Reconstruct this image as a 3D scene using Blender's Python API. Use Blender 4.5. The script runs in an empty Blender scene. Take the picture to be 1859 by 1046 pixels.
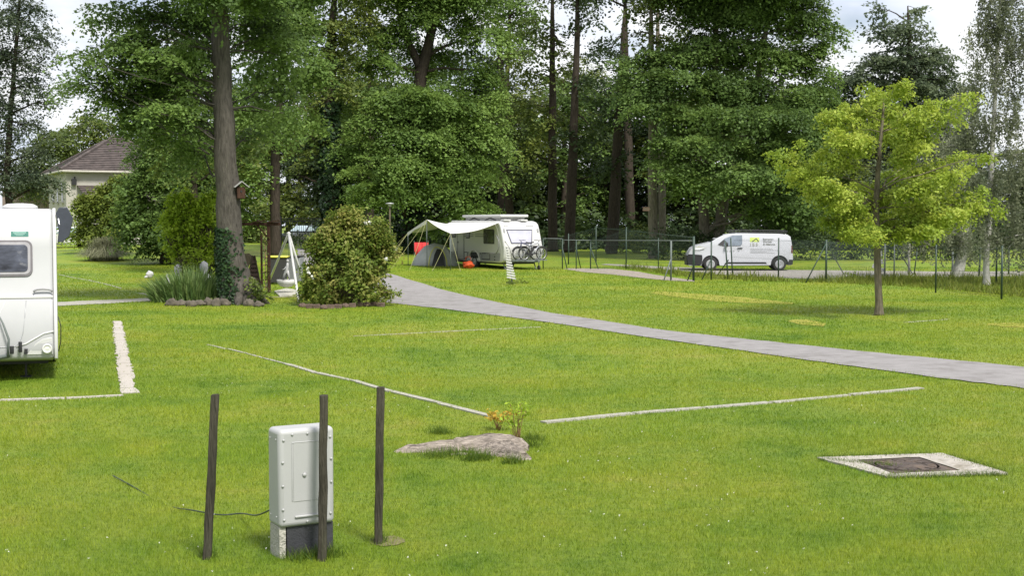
import bpy, bmesh, math, random
import numpy as np
from mathutils import Vector, Matrix, noise as mnoise

random.seed(7)
sc = bpy.context.scene
COL = sc.collection
R = math.radians

# ------------------------------------------------------------------ camera
F, CX, CY, H = 2422.0, 929.5, 523.0, 2.4          # focal length and centre in photo pixels, eye height in metres
PITCH = math.atan(115 / F)
cam = bpy.data.cameras.new('camera'); camo = bpy.data.objects.new('camera', cam); COL.objects.link(camo)
cam.sensor_width = 36; cam.lens = F * 36 / 1859
camo.location = (0, 0, H); camo.rotation_euler = (math.pi / 2 - PITCH, 0, 0)
cam.clip_start = 0.1; cam.clip_end = 2000
sc.camera = camo

# ------------------------------------------------------------------ sky and sun
SUN_EL, SUN_AZ = R(55), R(148)                      # azimuth clockwise from +Y: behind the camera, to the right
world = bpy.data.worlds.new("World"); sc.world = world; world.use_nodes = True
nt = world.node_tree; N = nt.nodes; L = nt.links; N.clear()
out = N.new('ShaderNodeOutputWorld'); mixs = N.new('ShaderNodeMixShader')
bg1 = N.new('ShaderNodeBackground'); bg2 = N.new('ShaderNodeBackground')
sky = N.new('ShaderNodeTexSky'); sky.sky_type = 'NISHITA'; sky.sun_disc = False
sky.sun_elevation = SUN_EL; sky.sun_rotation = SUN_AZ; sky.air_density = 1.0; sky.dust_density = 2.0
bg1.inputs[1].default_value = 0.08
L.new(sky.outputs[0], bg1.inputs[0])
tc = N.new('ShaderNodeTexCoord')
mp = N.new('ShaderNodeMapping'); mp.inputs['Scale'].default_value = (1, 1, 2.2)
L.new(tc.outputs['Generated'], mp.inputs[0])
nz = N.new('ShaderNodeTexNoise'); nz.inputs['Scale'].default_value = 5.0; nz.inputs['Detail'].default_value = 6; nz.inputs['Roughness'].default_value = 0.55
L.new(mp.outputs[0], nz.inputs['Vector'])
cr = N.new('ShaderNodeValToRGB'); cr.color_ramp.elements[0].position = 0.30; cr.color_ramp.elements[0].color = (0.3, 0.3, 0.3, 1)
cr.color_ramp.elements[1].position = 0.48; cr.color_ramp.elements[1].color = (1, 1, 1, 1)
L.new(nz.outputs[0], cr.inputs[0]); L.new(cr.outputs[0], mixs.inputs[0])
nz2 = N.new('ShaderNodeTexNoise'); nz2.inputs['Scale'].default_value = 9.0; nz2.inputs['Detail'].default_value = 4
L.new(mp.outputs[0], nz2.inputs['Vector'])
cr2 = N.new('ShaderNodeValToRGB'); cr2.color_ramp.elements[0].position = 0.35; cr2.color_ramp.elements[0].color = (0.66, 0.73, 0.86, 1)
cr2.color_ramp.elements[1].position = 0.60; cr2.color_ramp.elements[1].color = (0.97, 0.98, 1.0, 1)
L.new(nz2.outputs[0], cr2.inputs[0]); L.new(cr2.outputs[0], bg2.inputs[0]); bg2.inputs[1].default_value = 0.78
L.new(bg1.outputs[0], mixs.inputs[1]); L.new(bg2.outputs[0], mixs.inputs[2]); L.new(mixs.outputs[0], out.inputs[0])

sun = bpy.data.lights.new('sun', 'SUN'); sun.energy = 3.8; sun.angle = R(13); sun.color = (1.0, 0.95, 0.87)
suno = bpy.data.objects.new('sun', sun); COL.objects.link(suno)
sdir = Vector((math.sin(SUN_AZ) * math.cos(SUN_EL), math.cos(SUN_AZ) * math.cos(SUN_EL), math.sin(SUN_EL)))
suno.rotation_euler = sdir.to_track_quat('Z', 'Y').to_euler(); suno.location = sdir * 60

vs = sc.view_settings; vs.view_transform = 'Standard'; vs.look = 'None'; vs.gamma = 1.0; vs.exposure = 0.63
cy = sc.cycles
cy.max_bounces = 7; cy.diffuse_bounces = 4; cy.glossy_bounces = 3; cy.transmission_bounces = 5; cy.transparent_max_bounces = 24
cy.use_denoising = True
try: cy.denoiser = 'OPENIMAGEDENOISE'
except Exception: pass
cy.sample_clamp_indirect = 6

# ------------------------------------------------------------------ terrain and pixel -> world
def sstep(a, b, x):
    t = np.clip((np.asarray(x, float) - a) / (b - a), 0, 1); return t * t * (3 - 2 * t)
def hgt(x, y):
    a = 0.9 - 0.5 * sstep(-16, 2, x)
    return a * sstep(58, 98, y) + 0.03 * np.sin(np.asarray(x) * .5 + 1) * np.sin(np.asarray(y) * .23) * sstep(14, 30, y)
def ray(px, py):
    u = (px - CX) / F; v = -(py - CY) / F
    return Vector((u, math.cos(PITCH) + v * math.sin(PITCH), -math.sin(PITCH) + v * math.cos(PITCH)))
def gp(px, py, z=None):
    """ground point under a photo pixel"""
    r = ray(px, py); zz = 0.0
    for _ in range(40):
        t = (zz - H) / r.z; x, y = r.x * t, r.y * t
        nzz = float(hgt(x, y)); zz = zz * .5 + nzz * .5
    return Vector((x, y, float(hgt(x, y))))
def dp(px, py, Y):
    r = ray(px, py); t = Y / r.y
    return Vector((r.x * t, Y, H + r.z * t))
def gx(px, Y):
    """ground point in photo column px at depth Y"""
    x = (px - CX) / F * Y
    return Vector((x, Y, float(hgt(x, Y))))

# ------------------------------------------------------------------ materials
def new_mat(name):
    m = bpy.data.materials.new(name); m.use_nodes = True; nt = m.node_tree; nt.nodes.clear()
    o = nt.nodes.new('ShaderNodeOutputMaterial'); return m, nt, o
def mat(name, col, rough=0.6, metal=0.0, var=0.12, scale=8.0, bump=0.0, bscale=40.0, stretch=(1, 1, 1), dirt=None, spec=0.5, coat=0.0):
    m, nt, o = new_mat(name); n = nt.nodes; l = nt.links
    b = n.new('ShaderNodeBsdfPrincipled'); l.new(b.outputs[0], o.inputs[0])
    b.inputs['Roughness'].default_value = rough; b.inputs['Metallic'].default_value = metal
    b.inputs['Specular IOR Level'].default_value = spec; b.inputs['Coat Weight'].default_value = coat
    tc = n.new('ShaderNodeTexCoord'); mp = n.new('ShaderNodeMapping'); mp.inputs['Scale'].default_value = stretch
    l.new(tc.outputs['Object'], mp.inputs[0])
    t = n.new('ShaderNodeTexNoise'); t.inputs['Scale'].default_value = scale; t.inputs['Detail'].default_value = 6; t.inputs['Roughness'].default_value = .62
    l.new(mp.outputs[0], t.inputs['Vector'])
    r = n.new('ShaderNodeValToRGB'); e = r.color_ramp.elements
    e[0].position = .3; e[1].position = .7
    e[0].color = tuple(max(0, c * (1 - var)) for c in col) + (1,); e[1].color = tuple(min(1, c * (1 + var)) for c in col) + (1,)
    l.new(t.outputs[0], r.inputs[0]); src = r.outputs[0]
    if dirt:
        t2 = n.new('ShaderNodeTexNoise'); t2.inputs['Scale'].default_value = dirt[1]; t2.inputs['Detail'].default_value = 8; t2.inputs['Roughness'].default_value = .7
        l.new(mp.outputs[0], t2.inputs['Vector'])
        r2 = n.new('ShaderNodeValToRGB'); r2.color_ramp.elements[0].position = dirt[2]; r2.color_ramp.elements[1].position = dirt[2] + .18
        l.new(t2.outputs[0], r2.inputs[0])
        mx = n.new('ShaderNodeMix'); mx.data_type = 'RGBA'; l.new(r2.outputs[0], mx.inputs[0]); l.new(src, mx.inputs[6])
        mx.inputs[7].default_value = tuple(dirt[0]) + (1,); src = mx.outputs[2]
    l.new(src, b.inputs['Base Color'])
    if bump:
        t3 = n.new('ShaderNodeTexNoise'); t3.inputs['Scale'].default_value = bscale; t3.inputs['Detail'].default_value = 5
        l.new(mp.outputs[0], t3.inputs['Vector'])
        bm = n.new('ShaderNodeBump'); bm.inputs['Strength'].default_value = bump; bm.inputs['Distance'].default_value = 0.03
        l.new(t3.outputs[0], bm.inputs['Height']); l.new(bm.outputs[0], b.inputs['Normal'])
    return m
def ramp_set(r, stops):
    e = r.color_ramp.elements
    while len(e) < len(stops): e.new(.5)
    for i, (p, c) in enumerate(stops): e[i].position = p; e[i].color = tuple(c) + (1,)
def leaf_mat(name, c0, c1, c2, trans=0.38, rough=0.55, spec=0.25):
    """foliage: colour by each leaf's own random value; some light passes through"""
    m, nt, o = new_mat(name); n = nt.nodes; l = nt.links
    a = n.new('ShaderNodeAttribute'); a.attribute_name = 'var'
    r = n.new('ShaderNodeValToRGB'); ramp_set(r, [(0.05, c0), (0.5, c1), (0.95, c2)]); l.new(a.outputs['Fac'], r.inputs[0])
    b = n.new('ShaderNodeBsdfPrincipled'); b.inputs['Roughness'].default_value = rough; b.inputs['Specular IOR Level'].default_value = spec
    l.new(r.outputs[0], b.inputs['Base Color'])
    tr = n.new('ShaderNodeBsdfTranslucent'); hs = n.new('ShaderNodeHueSaturation'); hs.inputs['Hue'].default_value = 0.485; hs.inputs['Value'].default_value = 1.25
    l.new(r.outputs[0], hs.inputs['Color']); l.new(hs.outputs[0], tr.inputs[0])
    mx = n.new('ShaderNodeMixShader'); mx.inputs[0].default_value = trans
    l.new(b.outputs[0], mx.inputs[1]); l.new(tr.outputs[0], mx.inputs[2]); l.new(mx.outputs[0], o.inputs[0])
    return m
def lawn_colour(n, l, dry=True):
    """the lawn's own colour over the place: yellow-green with greener and drier patches"""
    g = n.new('ShaderNodeNewGeometry')
    t1 = n.new('ShaderNodeTexNoise'); t1.inputs['Scale'].default_value = .23; t1.inputs['Detail'].default_value = 5; t1.inputs['Roughness'].default_value = .6
    t2 = n.new('ShaderNodeTexNoise'); t2.inputs['Scale'].default_value = 1.9; t2.inputs['Detail'].default_value = 5; t2.inputs['Roughness'].default_value = .65
    l.new(g.outputs['Position'], t1.inputs['Vector']); l.new(g.outputs['Position'], t2.inputs['Vector'])
    ad = n.new('ShaderNodeMath'); ad.operation = 'ADD'
    ml = n.new('ShaderNodeMath'); ml.operation = 'MULTIPLY'; ml.inputs[1].default_value = .55
    l.new(t2.outputs[0], ml.inputs[0]); l.new(t1.outputs[0], ad.inputs[0]); l.new(ml.outputs[0], ad.inputs[1])
    r = n.new('ShaderNodeValToRGB')
    ramp_set(r, [(0.56, (0.100, 0.188, 0.012)), (0.70, (0.172, 0.258, 0.020)), (0.86, (0.232, 0.292, 0.025)), (1.0, (0.29, 0.305, 0.05))])
    l.new(ad.outputs[0], r.inputs[0]); return r.outputs[0], g
def lawn_mat(name, blades):
    m, nt, o = new_mat(name); n = nt.nodes; l = nt.links
    c, g = lawn_colour(n, l)
    b = n.new('ShaderNodeBsdfPrincipled'); b.inputs['Roughness'].default_value = .6; b.inputs['Specular IOR Level'].default_value = .2
    if blades:
        a = n.new('ShaderNodeAttribute'); a.attribute_name = 'var'
        r = n.new('ShaderNodeValToRGB'); ramp_set(r, [(0, (.42, .54, .42)), (.5, (1.0, 1.0, 1.0)), (.85, (1.3, 1.24, 1.2)), (1.0, (1.65, 1.5, 2.0))]); l.new(a.outputs['Fac'], r.inputs[0])
        mx = n.new('ShaderNodeMix'); mx.data_type = 'RGBA'; mx.blend_type = 'MULTIPLY'; mx.inputs[0].default_value = 1
        l.new(c, mx.inputs[6]); l.new(r.outputs[0], mx.inputs[7]); l.new(mx.outputs[2], b.inputs['Base Color'])
        tr = n.new('ShaderNodeBsdfTranslucent'); l.new(mx.outputs[2], tr.inputs[0])
        ms = n.new('ShaderNodeMixShader'); ms.inputs[0].default_value = .35
        l.new(b.outputs[0], ms.inputs[1]); l.new(tr.outputs[0], ms.inputs[2]); l.new(ms.outputs[0], o.inputs[0])
    else:
        t = n.new('ShaderNodeTexNoise'); t.inputs['Scale'].default_value = 14; t.inputs['Detail'].default_value = 8; t.inputs['Roughness'].default_value = .75
        l.new(g.outputs['Position'], t.inputs['Vector'])
        r = n.new('ShaderNodeValToRGB'); ramp_set(r, [(.33, (.50, .55, .5)), (.6, (1.02, 1.0, 1.0))]); l.new(t.outputs[0], r.inputs[0])
        mx = n.new('ShaderNodeMix'); mx.data_type = 'RGBA'; mx.blend_type = 'MULTIPLY'; mx.inputs[0].default_value = 1
        l.new(c, mx.inputs[6]); l.new(r.outputs[0], mx.inputs[7]); l.new(mx.outputs[2], b.inputs['Base Color'])
        bm = n.new('ShaderNodeBump'); bm.inputs['Strength'].default_value = .9; bm.inputs['Distance'].default_value = .06
        l.new(t.outputs[0], bm.inputs['Height']); l.new(bm.outputs[0], b.inputs['Normal']); l.new(b.outputs[0], o.inputs[0])
    return m
def bark_mat(name, c, dark=.45, sc_=7, lich=None):
    return mat(name, c, rough=.9, var=dark, scale=sc_, bump=1.0, bscale=sc_ * 2.2, stretch=(2.2, 2.2, .45), dirt=lich, spec=.15)
def mesh_wire_mat(name, col, pitch, wire):
    """chain link: two families of diagonal wires, the rest of the sheet is open"""
    m, nt, o = new_mat(name); n = nt.nodes; l = nt.links
    tc = n.new('ShaderNodeTexCoord'); sp = n.new('ShaderNodeSeparateXYZ'); l.new(tc.outputs['UV'], sp.inputs[0])
    outs = []
    for op in ('ADD', 'SUBTRACT'):
        s = n.new('ShaderNodeMath'); s.operation = op; l.new(sp.outputs[0], s.inputs[0]); l.new(sp.outputs[1], s.inputs[1])
        d = n.new('ShaderNodeMath'); d.operation = 'MULTIPLY'; d.inputs[1].default_value = 1 / pitch; l.new(s.outputs[0], d.inputs[0])
        f = n.new('ShaderNodeMath'); f.operation = 'FRACT'; l.new(d.outputs[0], f.inputs[0])
        q = n.new('ShaderNodeMath'); q.operation = 'LESS_THAN'; q.inputs[1].default_value = wire / pitch; l.new(f.outputs[0], q.inputs[0]); outs.append(q)
    mxm = n.new('ShaderNodeMath'); mxm.operation = 'MAXIMUM'; l.new(outs[0].outputs[0], mxm.inputs[0]); l.new(outs[1].outputs[0], mxm.inputs[1])
    t = n.new('ShaderNodeBsdfTransparent'); b = n.new('ShaderNodeBsdfPrincipled'); b.inputs['Base Color'].default_value = col + (1,); b.inputs['Roughness'].default_value = .5
    ms = n.new('ShaderNodeMixShader'); l.new(mxm.outputs[0], ms.inputs[0]); l.new(t.outputs[0], ms.inputs[1]); l.new(b.outputs[0], ms.inputs[2]); l.new(ms.outputs[0], o.inputs[0])
    return m

# ------------------------------------------------------------------ objects
def tag(o, label, cat, group=None):
    o['label'] = label; o['category'] = cat
    if group: o['group'] = group
    return o
def thing(name, label, cat, loc=(0, 0, 0), rotz=0, group=None):
    o = bpy.data.objects.new(name, None); COL.objects.link(o); o.empty_display_size = .2
    o.location = loc; o.rotation_euler = (0, 0, rotz)
    return tag(o, label, cat, group)
class MB:
    """collects shapes, links them as one mesh object"""
    def __init__(s): s.v = []; s.f = []
    def add(s, vs, fs):
        k = len(s.v); s.v += [tuple(v) for v in vs]; s.f += [tuple(i + k for i in f) for f in fs]; return s
    def box(s, c, d, rot=None):
        x, y, z = d[0] / 2, d[1] / 2, d[2] / 2; c = Vector(c)
        vs = [Vector(p) for p in ((-x, -y, -z), (x, -y, -z), (x, y, -z), (-x, y, -z), (-x, -y, z), (x, -y, z), (x, y, z), (-x, y, z))]
        if rot is not None: vs = [rot @ v for v in vs]
        return s.add([v + c for v in vs], [(0, 3, 2, 1), (4, 5, 6, 7), (0, 1, 5, 4), (1, 2, 6, 5), (2, 3, 7, 6), (3, 0, 4, 7)])
    def tube(s, pts, rad, n=8, closed=False, wob=0.0):
        pts = [Vector(p) for p in pts]; m = len(pts)
        if not isinstance(rad, (list, tuple)): rad = [rad] * m
        vs = []; up0 = None
        for i, p in enumerate(pts):
            a = pts[(i - 1) % m] if (closed or i > 0) else p; b = pts[(i + 1) % m] if (closed or i < m - 1) else p
            d = (b - a).normalized() if (b - a).length > 1e-9 else Vector((0, 0, 1))
            if up0 is None: up0 = d.orthogonal().normalized()
            u = up0 - d * up0.dot(d)
            u = u.normalized() if u.length > 1e-6 else d.orthogonal().normalized()
            up0 = u; w = d.cross(u)
            for k in range(n):
                an = 2 * math.pi * k / n; rr = rad[i] * (1 + wob * (random.random() - .5))
                vs.append(p + u * math.cos(an) * rr + w * math.sin(an) * rr)
        fs = []
        for i in range(m if closed else m - 1):
            j = (i + 1) % m
            for k in range(n): fs.append((i * n + k, i * n + (k + 1) % n, j * n + (k + 1) % n, j * n + k))
        if not closed: fs += [tuple(range(n))[::-1], tuple((m - 1) * n + k for k in range(n))]
        return s.add(vs, fs)
    def ring(s, c, r, tr, axis='y', n=28, k=6):
        pts = []
        for i in range(n):
            a = 2 * math.pi * i / n; q = (math.cos(a) * r, math.sin(a) * r)
            pts.append(Vector(c) + Vector({'y': (q[0], 0, q[1]), 'x': (0, q[0], q[1]), 'z': (q[0], q[1], 0)}[axis]))
        return s.tube(pts, tr, k, True)
    def prism(s, poly, a, b, axis='y'):
        """polygon in the two other axes, from a to b along axis"""
        n = len(poly)
        def P(q, t): return {'y': (q[0], t, q[1]), 'x': (t, q[0], q[1]), 'z': (q[0], q[1], t)}[axis]
        vs = [P(q, a) for q in poly] + [P(q, b) for q in poly]
        fs = [tuple(range(n)), tuple(range(2 * n - 1, n - 1, -1))] + [(i, i + n, (i + 1) % n + n, (i + 1) % n) for i in range(n)]
        return s.add(vs, fs)
    def lathe(s, prof, c=(0, 0, 0), n=20):
        vs = []; m = len(prof)
        for r, z in prof:
            for k in range(n):
                a = 2 * math.pi * k / n; vs.append((c[0] + r * math.cos(a), c[1] + r * math.sin(a), c[2] + z))
        fs = [(i * n + k, i * n + (k + 1) % n, (i + 1) * n + (k + 1) % n, (i + 1) * n + k) for i in range(m - 1) for k in range(n)]
        fs += [tuple(range(n))[::-1], tuple((m - 1) * n + k for k in range(n))]
        return s.add(vs, fs)
    def rock(s, c, d, seed=0, n=10, rough=.25):
        rnd = random.Random(seed); vs = []; fs = []; off = Vector((rnd.random() * 50, rnd.random() * 50, 0))
        for i in range(n + 1):
            th = math.pi * i / n
            for k in range(n * 2):
                ph = math.pi * k / n; u = Vector((math.sin(th) * math.cos(ph), math.sin(th) * math.sin(ph), math.cos(th)))
                q = 1 + rough * 2 * mnoise.noise(u * 1.4 + off) + rough * mnoise.noise(u * 4 + off)
                vs.append((c[0] + u.x * d[0] / 2 * q, c[1] + u.y * d[1] / 2 * q, c[2] + u.z * d[2] / 2 * q))
        w = 2 * n
        fs = [(i * w + k, (i + 1) * w + k, (i + 1) * w + (k + 1) % w, i * w + (k + 1) % w) for i in range(n) for k in range(w)]
        return s.add(vs, fs)
    def build(s, name, m, parent=None, smooth=False, bevel=0, seg=2, fix=True, ang=35):
        me = bpy.data.meshes.new(name); me.from_pydata(s.v, [], s.f)
        if fix:
            bm = bmesh.new(); bm.from_mesh(me); bmesh.ops.recalc_face_normals(bm, faces=bm.faces); bm.to_mesh(me); bm.free()
        me.materials.append(m)
        if smooth: me.shade_smooth()
        o = bpy.data.objects.new(name, me); COL.objects.link(o)
        if parent: o.parent = parent
        if bevel:
            b = o.modifiers.new('bevel', 'BEVEL'); b.width = bevel; b.segments = seg; b.limit_method = 'ANGLE'; b.angle_limit = R(ang); b.harden_normals = False
            me.shade_smooth(); 
            try: me.set_sharp_from_angle(angle=R(40))
            except Exception: pass
        return o
def quads_obj(name, V, var, m, parent=None, k=4):
    """many small faces of k corners from an (n*k,3) array, each with its own random value"""
    n = len(V) // k; me = bpy.data.meshes.new(name)
    me.vertices.add(n * k); me.vertices.foreach_set('co', np.ascontiguousarray(V, np.float32).ravel())
    me.loops.add(n * k); me.loops.foreach_set('vertex_index', np.arange(n * k, dtype=np.int32))
    me.polygons.add(n); me.polygons.foreach_set('loop_start', np.arange(0, n * k, k, dtype=np.int32))
    at = me.attributes.new('var', 'FLOAT', 'FACE'); at.data.foreach_set('value', np.ascontiguousarray(var, np.float32))
    me.materials.append(m); me.update(calc_edges=True)
    o = bpy.data.objects.new(name, me); COL.objects.link(o)
    if parent: o.parent = parent
    return o
def text(name, s, size, m, parent, M, bold=0.0, align='LEFT'):
    c = bpy.data.curves.new(name, 'FONT'); c.body = s; c.size = size; c.extrude = .002; c.offset = bold; c.align_x = align
    q = bpy.data.objects.new(name, c); COL.objects.link(q); bpy.context.view_layer.update()
    me = bpy.data.meshes.new_from_object(q.evaluated_get(bpy.context.evaluated_depsgraph_get())); bpy.data.objects.remove(q); me.materials.clear(); me.materials.append(m)
    o = bpy.data.objects.new(name, me); COL.objects.link(o); o.parent = parent; o.matrix_local = M; return o
def copy_tree(o, parent=None):
    c = o.copy(); COL.objects.link(c); c.parent = parent
    for ch in list(o.children): copy_tree(ch, c)
    return c

# ------------------------------------------------------------------ foliage
def unit(a): return a / np.maximum(np.linalg.norm(a, axis=-1, keepdims=True), 1e-9)
def leaf_quads(c, nrm, size, rng, asp=.62):
    n = len(c); t = rng.normal(size=(n, 3)); t -= nrm * np.sum(t * nrm, 1, keepdims=True); t = unit(t); b = np.cross(nrm, t)
    s = size[:, None]; V = np.empty((n, 4, 3))
    V[:, 0] = c - t * s * .5; V[:, 1] = c + b * s * asp * .5 + t * s * .06; V[:, 2] = c + t * s * .5 - nrm * s * .12; V[:, 3] = c - b * s * asp * .5 + t * s * .06
    return V.reshape(-1, 3)
def sprays(blobs, rng, per_m3=1.0, spray_r=.8, leaf=.16, dens=90, flat=.10, droop=.32, up=.9, inner=.35, hang=False, minsp=4, shag=0.0):
    """blobs: (centre, radii). Leaves lie on many small tilted fans spread through each blob. Returns leaf corners, values, fan centres."""
    Vs = []; vals = []; cents = []
    for c, r in blobs:
        c = np.array(c); r = np.array(r); vol = 4.19 * r[0] * r[1] * r[2]
        n = max(minsp, int(per_m3 * vol / (spray_r ** 2)))
        d = unit(rng.normal(size=(n, 3))); u = (inner ** 2 + (1 - inner ** 2) * rng.random(n)) ** .5 * (1 + shag * rng.random(n) ** 3)
        cen = c + d * r * u[:, None]
        sv = np.clip(rng.normal(.5, .24, n) + rng.normal(0, .12), 0, 1)
        sn = unit(np.array([0, 0, 1.]) * up + unit(d / r) * .55 + rng.normal(size=(n, 3)) * .25)
        sr = spray_r * rng.uniform(.55, 1.25, n)
        m = rng.poisson(dens * (sr / spray_r) ** 2); idx = np.repeat(np.arange(n), m); k = len(idx)
        if k == 0: continue
        a = unit(rng.normal(size=(n, 3))); a = unit(a - sn * np.sum(a * sn, 1, keepdims=True)); b = np.cross(sn, a)
        rho = sr[idx] * np.sqrt(rng.random(k)) * (1 + .35 * np.sin(3 * rng.random(k) * 6.28)); th = rng.random(k) * 6.283
        if hang:
            P = cen[idx] + np.stack([rng.normal(0, .16, k) * sr[idx], rng.normal(0, .16, k) * sr[idx], -sr[idx] * 2.2 * rng.random(k)], 1)
            ln = unit(rng.normal(size=(k, 3)) + np.array([0, 0, .2]))
        else:
            P = cen[idx] + a[idx] * (rho * np.cos(th))[:, None] + b[idx] * (rho * np.sin(th))[:, None] + sn[idx] * (rng.normal(0, flat, k) * sr[idx])[:, None]
            P[:, 2] -= droop * rho ** 2 / sr[idx]
            ln = unit(sn[idx] + rng.normal(size=(k, 3)) * .42)
        Vs.append(leaf_quads(P, ln, leaf * rng.uniform(.5, 1.45, k), rng)); vals.append(np.clip(sv[idx] + rng.normal(0, .16, k), 0, 1)); cents.append(cen)
    return np.concatenate(Vs), np.concatenate(vals), cents
def limb_path(a, b, rnd, sag=.06, k=5):
    a = Vector(a); b = Vector(b); pts = []
    for i in range(k + 1):
        t = i / k; p = a.lerp(b, t); ln = (b - a).length
        p += Vector((rnd.uniform(-1, 1), rnd.uniform(-1, 1), rnd.uniform(-1, 1))) * ln * .035 * (0 < i < k); p.z += math.sin(math.pi * t) * ln * sag; pts.append(p)
    return pts
def tree(name, label, base, trunk, blobs, leafm, barkm, seed=1, group=None, twigs=3, ivy=None, cat='tree', limbs=True, limb_r=.45, limb_every=1, sides=10, extra_trunks=(), **kw):
    """base: world point; trunk: [(point, radius)] in world; blobs: [(centre, radii)] in world"""
    rng = np.random.default_rng(seed); rnd = random.Random(seed); base = Vector(base)
    t = thing(name, label, cat, base, 0, group); b = MB()
    loc = [(Vector(p) - base, r) for p, r in trunk]
    for tr in [trunk] + list(extra_trunks):
        lt = [(Vector(p) - base, r) for p, r in tr]
        pts = []; rad = []
        for i in range(len(lt) - 1):
            for k in range(4):
                q = k / 4; pts.append(lt[i][0].lerp(lt[i + 1][0], q) + Vector((rnd.uniform(-1, 1), rnd.uniform(-1, 1), 0)) * lt[i][1] * .07); rad.append(lt[i][1] * (1 - q) + lt[i + 1][1] * q)
        pts.append(lt[-1][0]); rad.append(lt[-1][1])
        b.tube(pts, rad, sides, wob=.10)
    lb = [(np.array(c) - np.array(base), r) for c, r in blobs]
    V, val, cents = sprays(lb, rng, **kw)
    if limbs:
        for bi, ((c, r), cen) in enumerate(zip(lb, cents)):
            if bi % limb_every: continue
            c = Vector(c); zt = c.z - .35 * (Vector((c.x, c.y)) - Vector((loc[0][0].x, loc[0][0].y))).length
            best = min(range(len(loc)), key=lambda i: abs(loc[i][0].z - zt))
            j = min(best + 1, len(loc) - 1); p0, p1 = loc[best][0], loc[j][0]
            q = 0 if j == best else max(0, min(1, (zt - p0.z) / max(.01, p1.z - p0.z))); s = p0.lerp(p1, q); r0 = min(loc[best][1] * limb_r, .03 + .022 * (c - s).length)
            path = limb_path(s, c, rnd); b.tube(path, [r0 * (1 - .7 * i / 5) for i in range(6)], 6)
            for w in range(min(twigs, len(cen))):
                e = cen[rnd.randrange(len(cen))]; st = path[rnd.randrange(2, 6)]
                b.tube(limb_path(st, e, rnd, .06, 3), [r0 * .3, r0 * .22, r0 * .15, r0 * .07], 4)
    b.build('trunk', barkm, t, smooth=True, fix=False)
    quads_obj('crown', V, val, leafm, t)
    if ivy:
        iv(t, loc, rng, **ivy)
    return t
def iv(t, loc, rng, m, z0, z1, n, leaf=.13, out=.12, side=None):
    zs = rng.uniform(z0, z1, n); P = np.array([list(p) for p, r in loc]); rr = np.array([r for p, r in loc])
    x = np.interp(zs, P[:, 2], P[:, 0]); y = np.interp(zs, P[:, 2], P[:, 1]); r = np.interp(zs, P[:, 2], rr)
    a = rng.random(n) * 6.283 if side is None else rng.normal(side[0], side[1], n)
    lump = .5 + .5 * np.sin(zs * 3.1 + a * 2) * np.sin(zs * 1.3 - a * 3)
    rad = r + out * (rng.random(n) * .5 + lump); d = np.stack([np.cos(a), np.sin(a), np.zeros(n)], 1)
    c = np.stack([x, y, zs], 1) + d * rad[:, None]
    V = leaf_quads(c, unit(d + np.array([0, 0, .5]) + rng.normal(size=(n, 3)) * .45), leaf * rng.uniform(.7, 1.3, n), rng, .85)
    quads_obj('ivy', V, np.clip(rng.normal(.45, .25, n), 0, 1), m, t)
def shrub(name, label, base, blobs, leafm, seed=1, cat='shrub', group=None, stemm=None, kinds='foliage', **kw):
    rng = np.random.default_rng(seed); rnd = random.Random(seed); base = Vector(base); t = thing(name, label, cat, base, 0, group)
    lb = [(np.array(c) - np.array(base), r) for c, r in blobs]
    V, val, cents = sprays(lb, rng, **kw); V[:, 2] = np.maximum(V[:, 2], .02 + rng.random(len(V)) * .1 + np.where(V[:, 2] < 0, 0, 0))
    quads_obj(kinds, V, val, leafm, t)
    if stemm:
        b = MB()
        for c, r in lb:
            for k in range(3):
                s = Vector((rnd.uniform(-.25, .25), rnd.uniform(-.2, .2), -.05)); b.tube(limb_path(s, Vector(c) + Vector((rnd.uniform(-.5, .5) * r[0], rnd.uniform(-.4, .4) * r[1], rnd.uniform(0, .6) * r[2])), rnd, .05), [.035, .03, .025, .02, .014, .008], 5)
        b.build('stem', stemm, t, smooth=True, fix=False)
    return t
def blobs_px(lst, Y, depth=.8):
    """(px, py, rx, ry[, dY]) in photo pixels at depth Y -> world ellipsoids"""
    o = []
    for q in lst:
        y = Y + (q[4] if len(q) > 4 else 0); k = y / F; c = dp(q[0], q[1], y)
        o.append(((c.x, c.y, c.z), (q[2] * k, max(q[2] * k * depth, .3), q[3] * k)))
    return o
def trunk_px(lst, Y):
    """(px, py, radius m[, dY]); first entry stands on the ground"""
    o = []
    for i, q in enumerate(lst):
        y = Y + (q[3] if len(q) > 3 else 0); p = dp(q[0], q[1], y) if i else gx(q[0], y); o.append((p, q[2]))
    return o
def blades(P, h, w, lean, rng, var=None):
    """one pointed blade (triangle) per point"""
    n = len(P); a = rng.random(n) * 6.283; d = np.stack([np.cos(a), np.sin(a), np.zeros(n)], 1)
    a2 = rng.random(n) * 6.283; ln = np.stack([np.cos(a2), np.sin(a2), np.zeros(n)], 1) * (lean * rng.random(n) * h)[:, None]
    V = np.empty((n, 3, 3)); V[:, 0] = P - d * (w / 2)[:, None]; V[:, 1] = P + d * (w / 2)[:, None]
    V[:, 2] = P + ln + np.stack([np.zeros(n), np.zeros(n), h], 1); return V.reshape(-1, 3)
def in_poly(x, y, poly):
    r = np.zeros(len(x), bool); j = len(poly) - 1
    for i in range(len(poly)):
        xi, yi = poly[i]; xj, yj = poly[j]
        if yi != yj: r ^= ((yi > y) != (yj > y)) & (x < (xj - xi) * (y - yi) / (yj - yi) + xi)
        j = i
    return r
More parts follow.
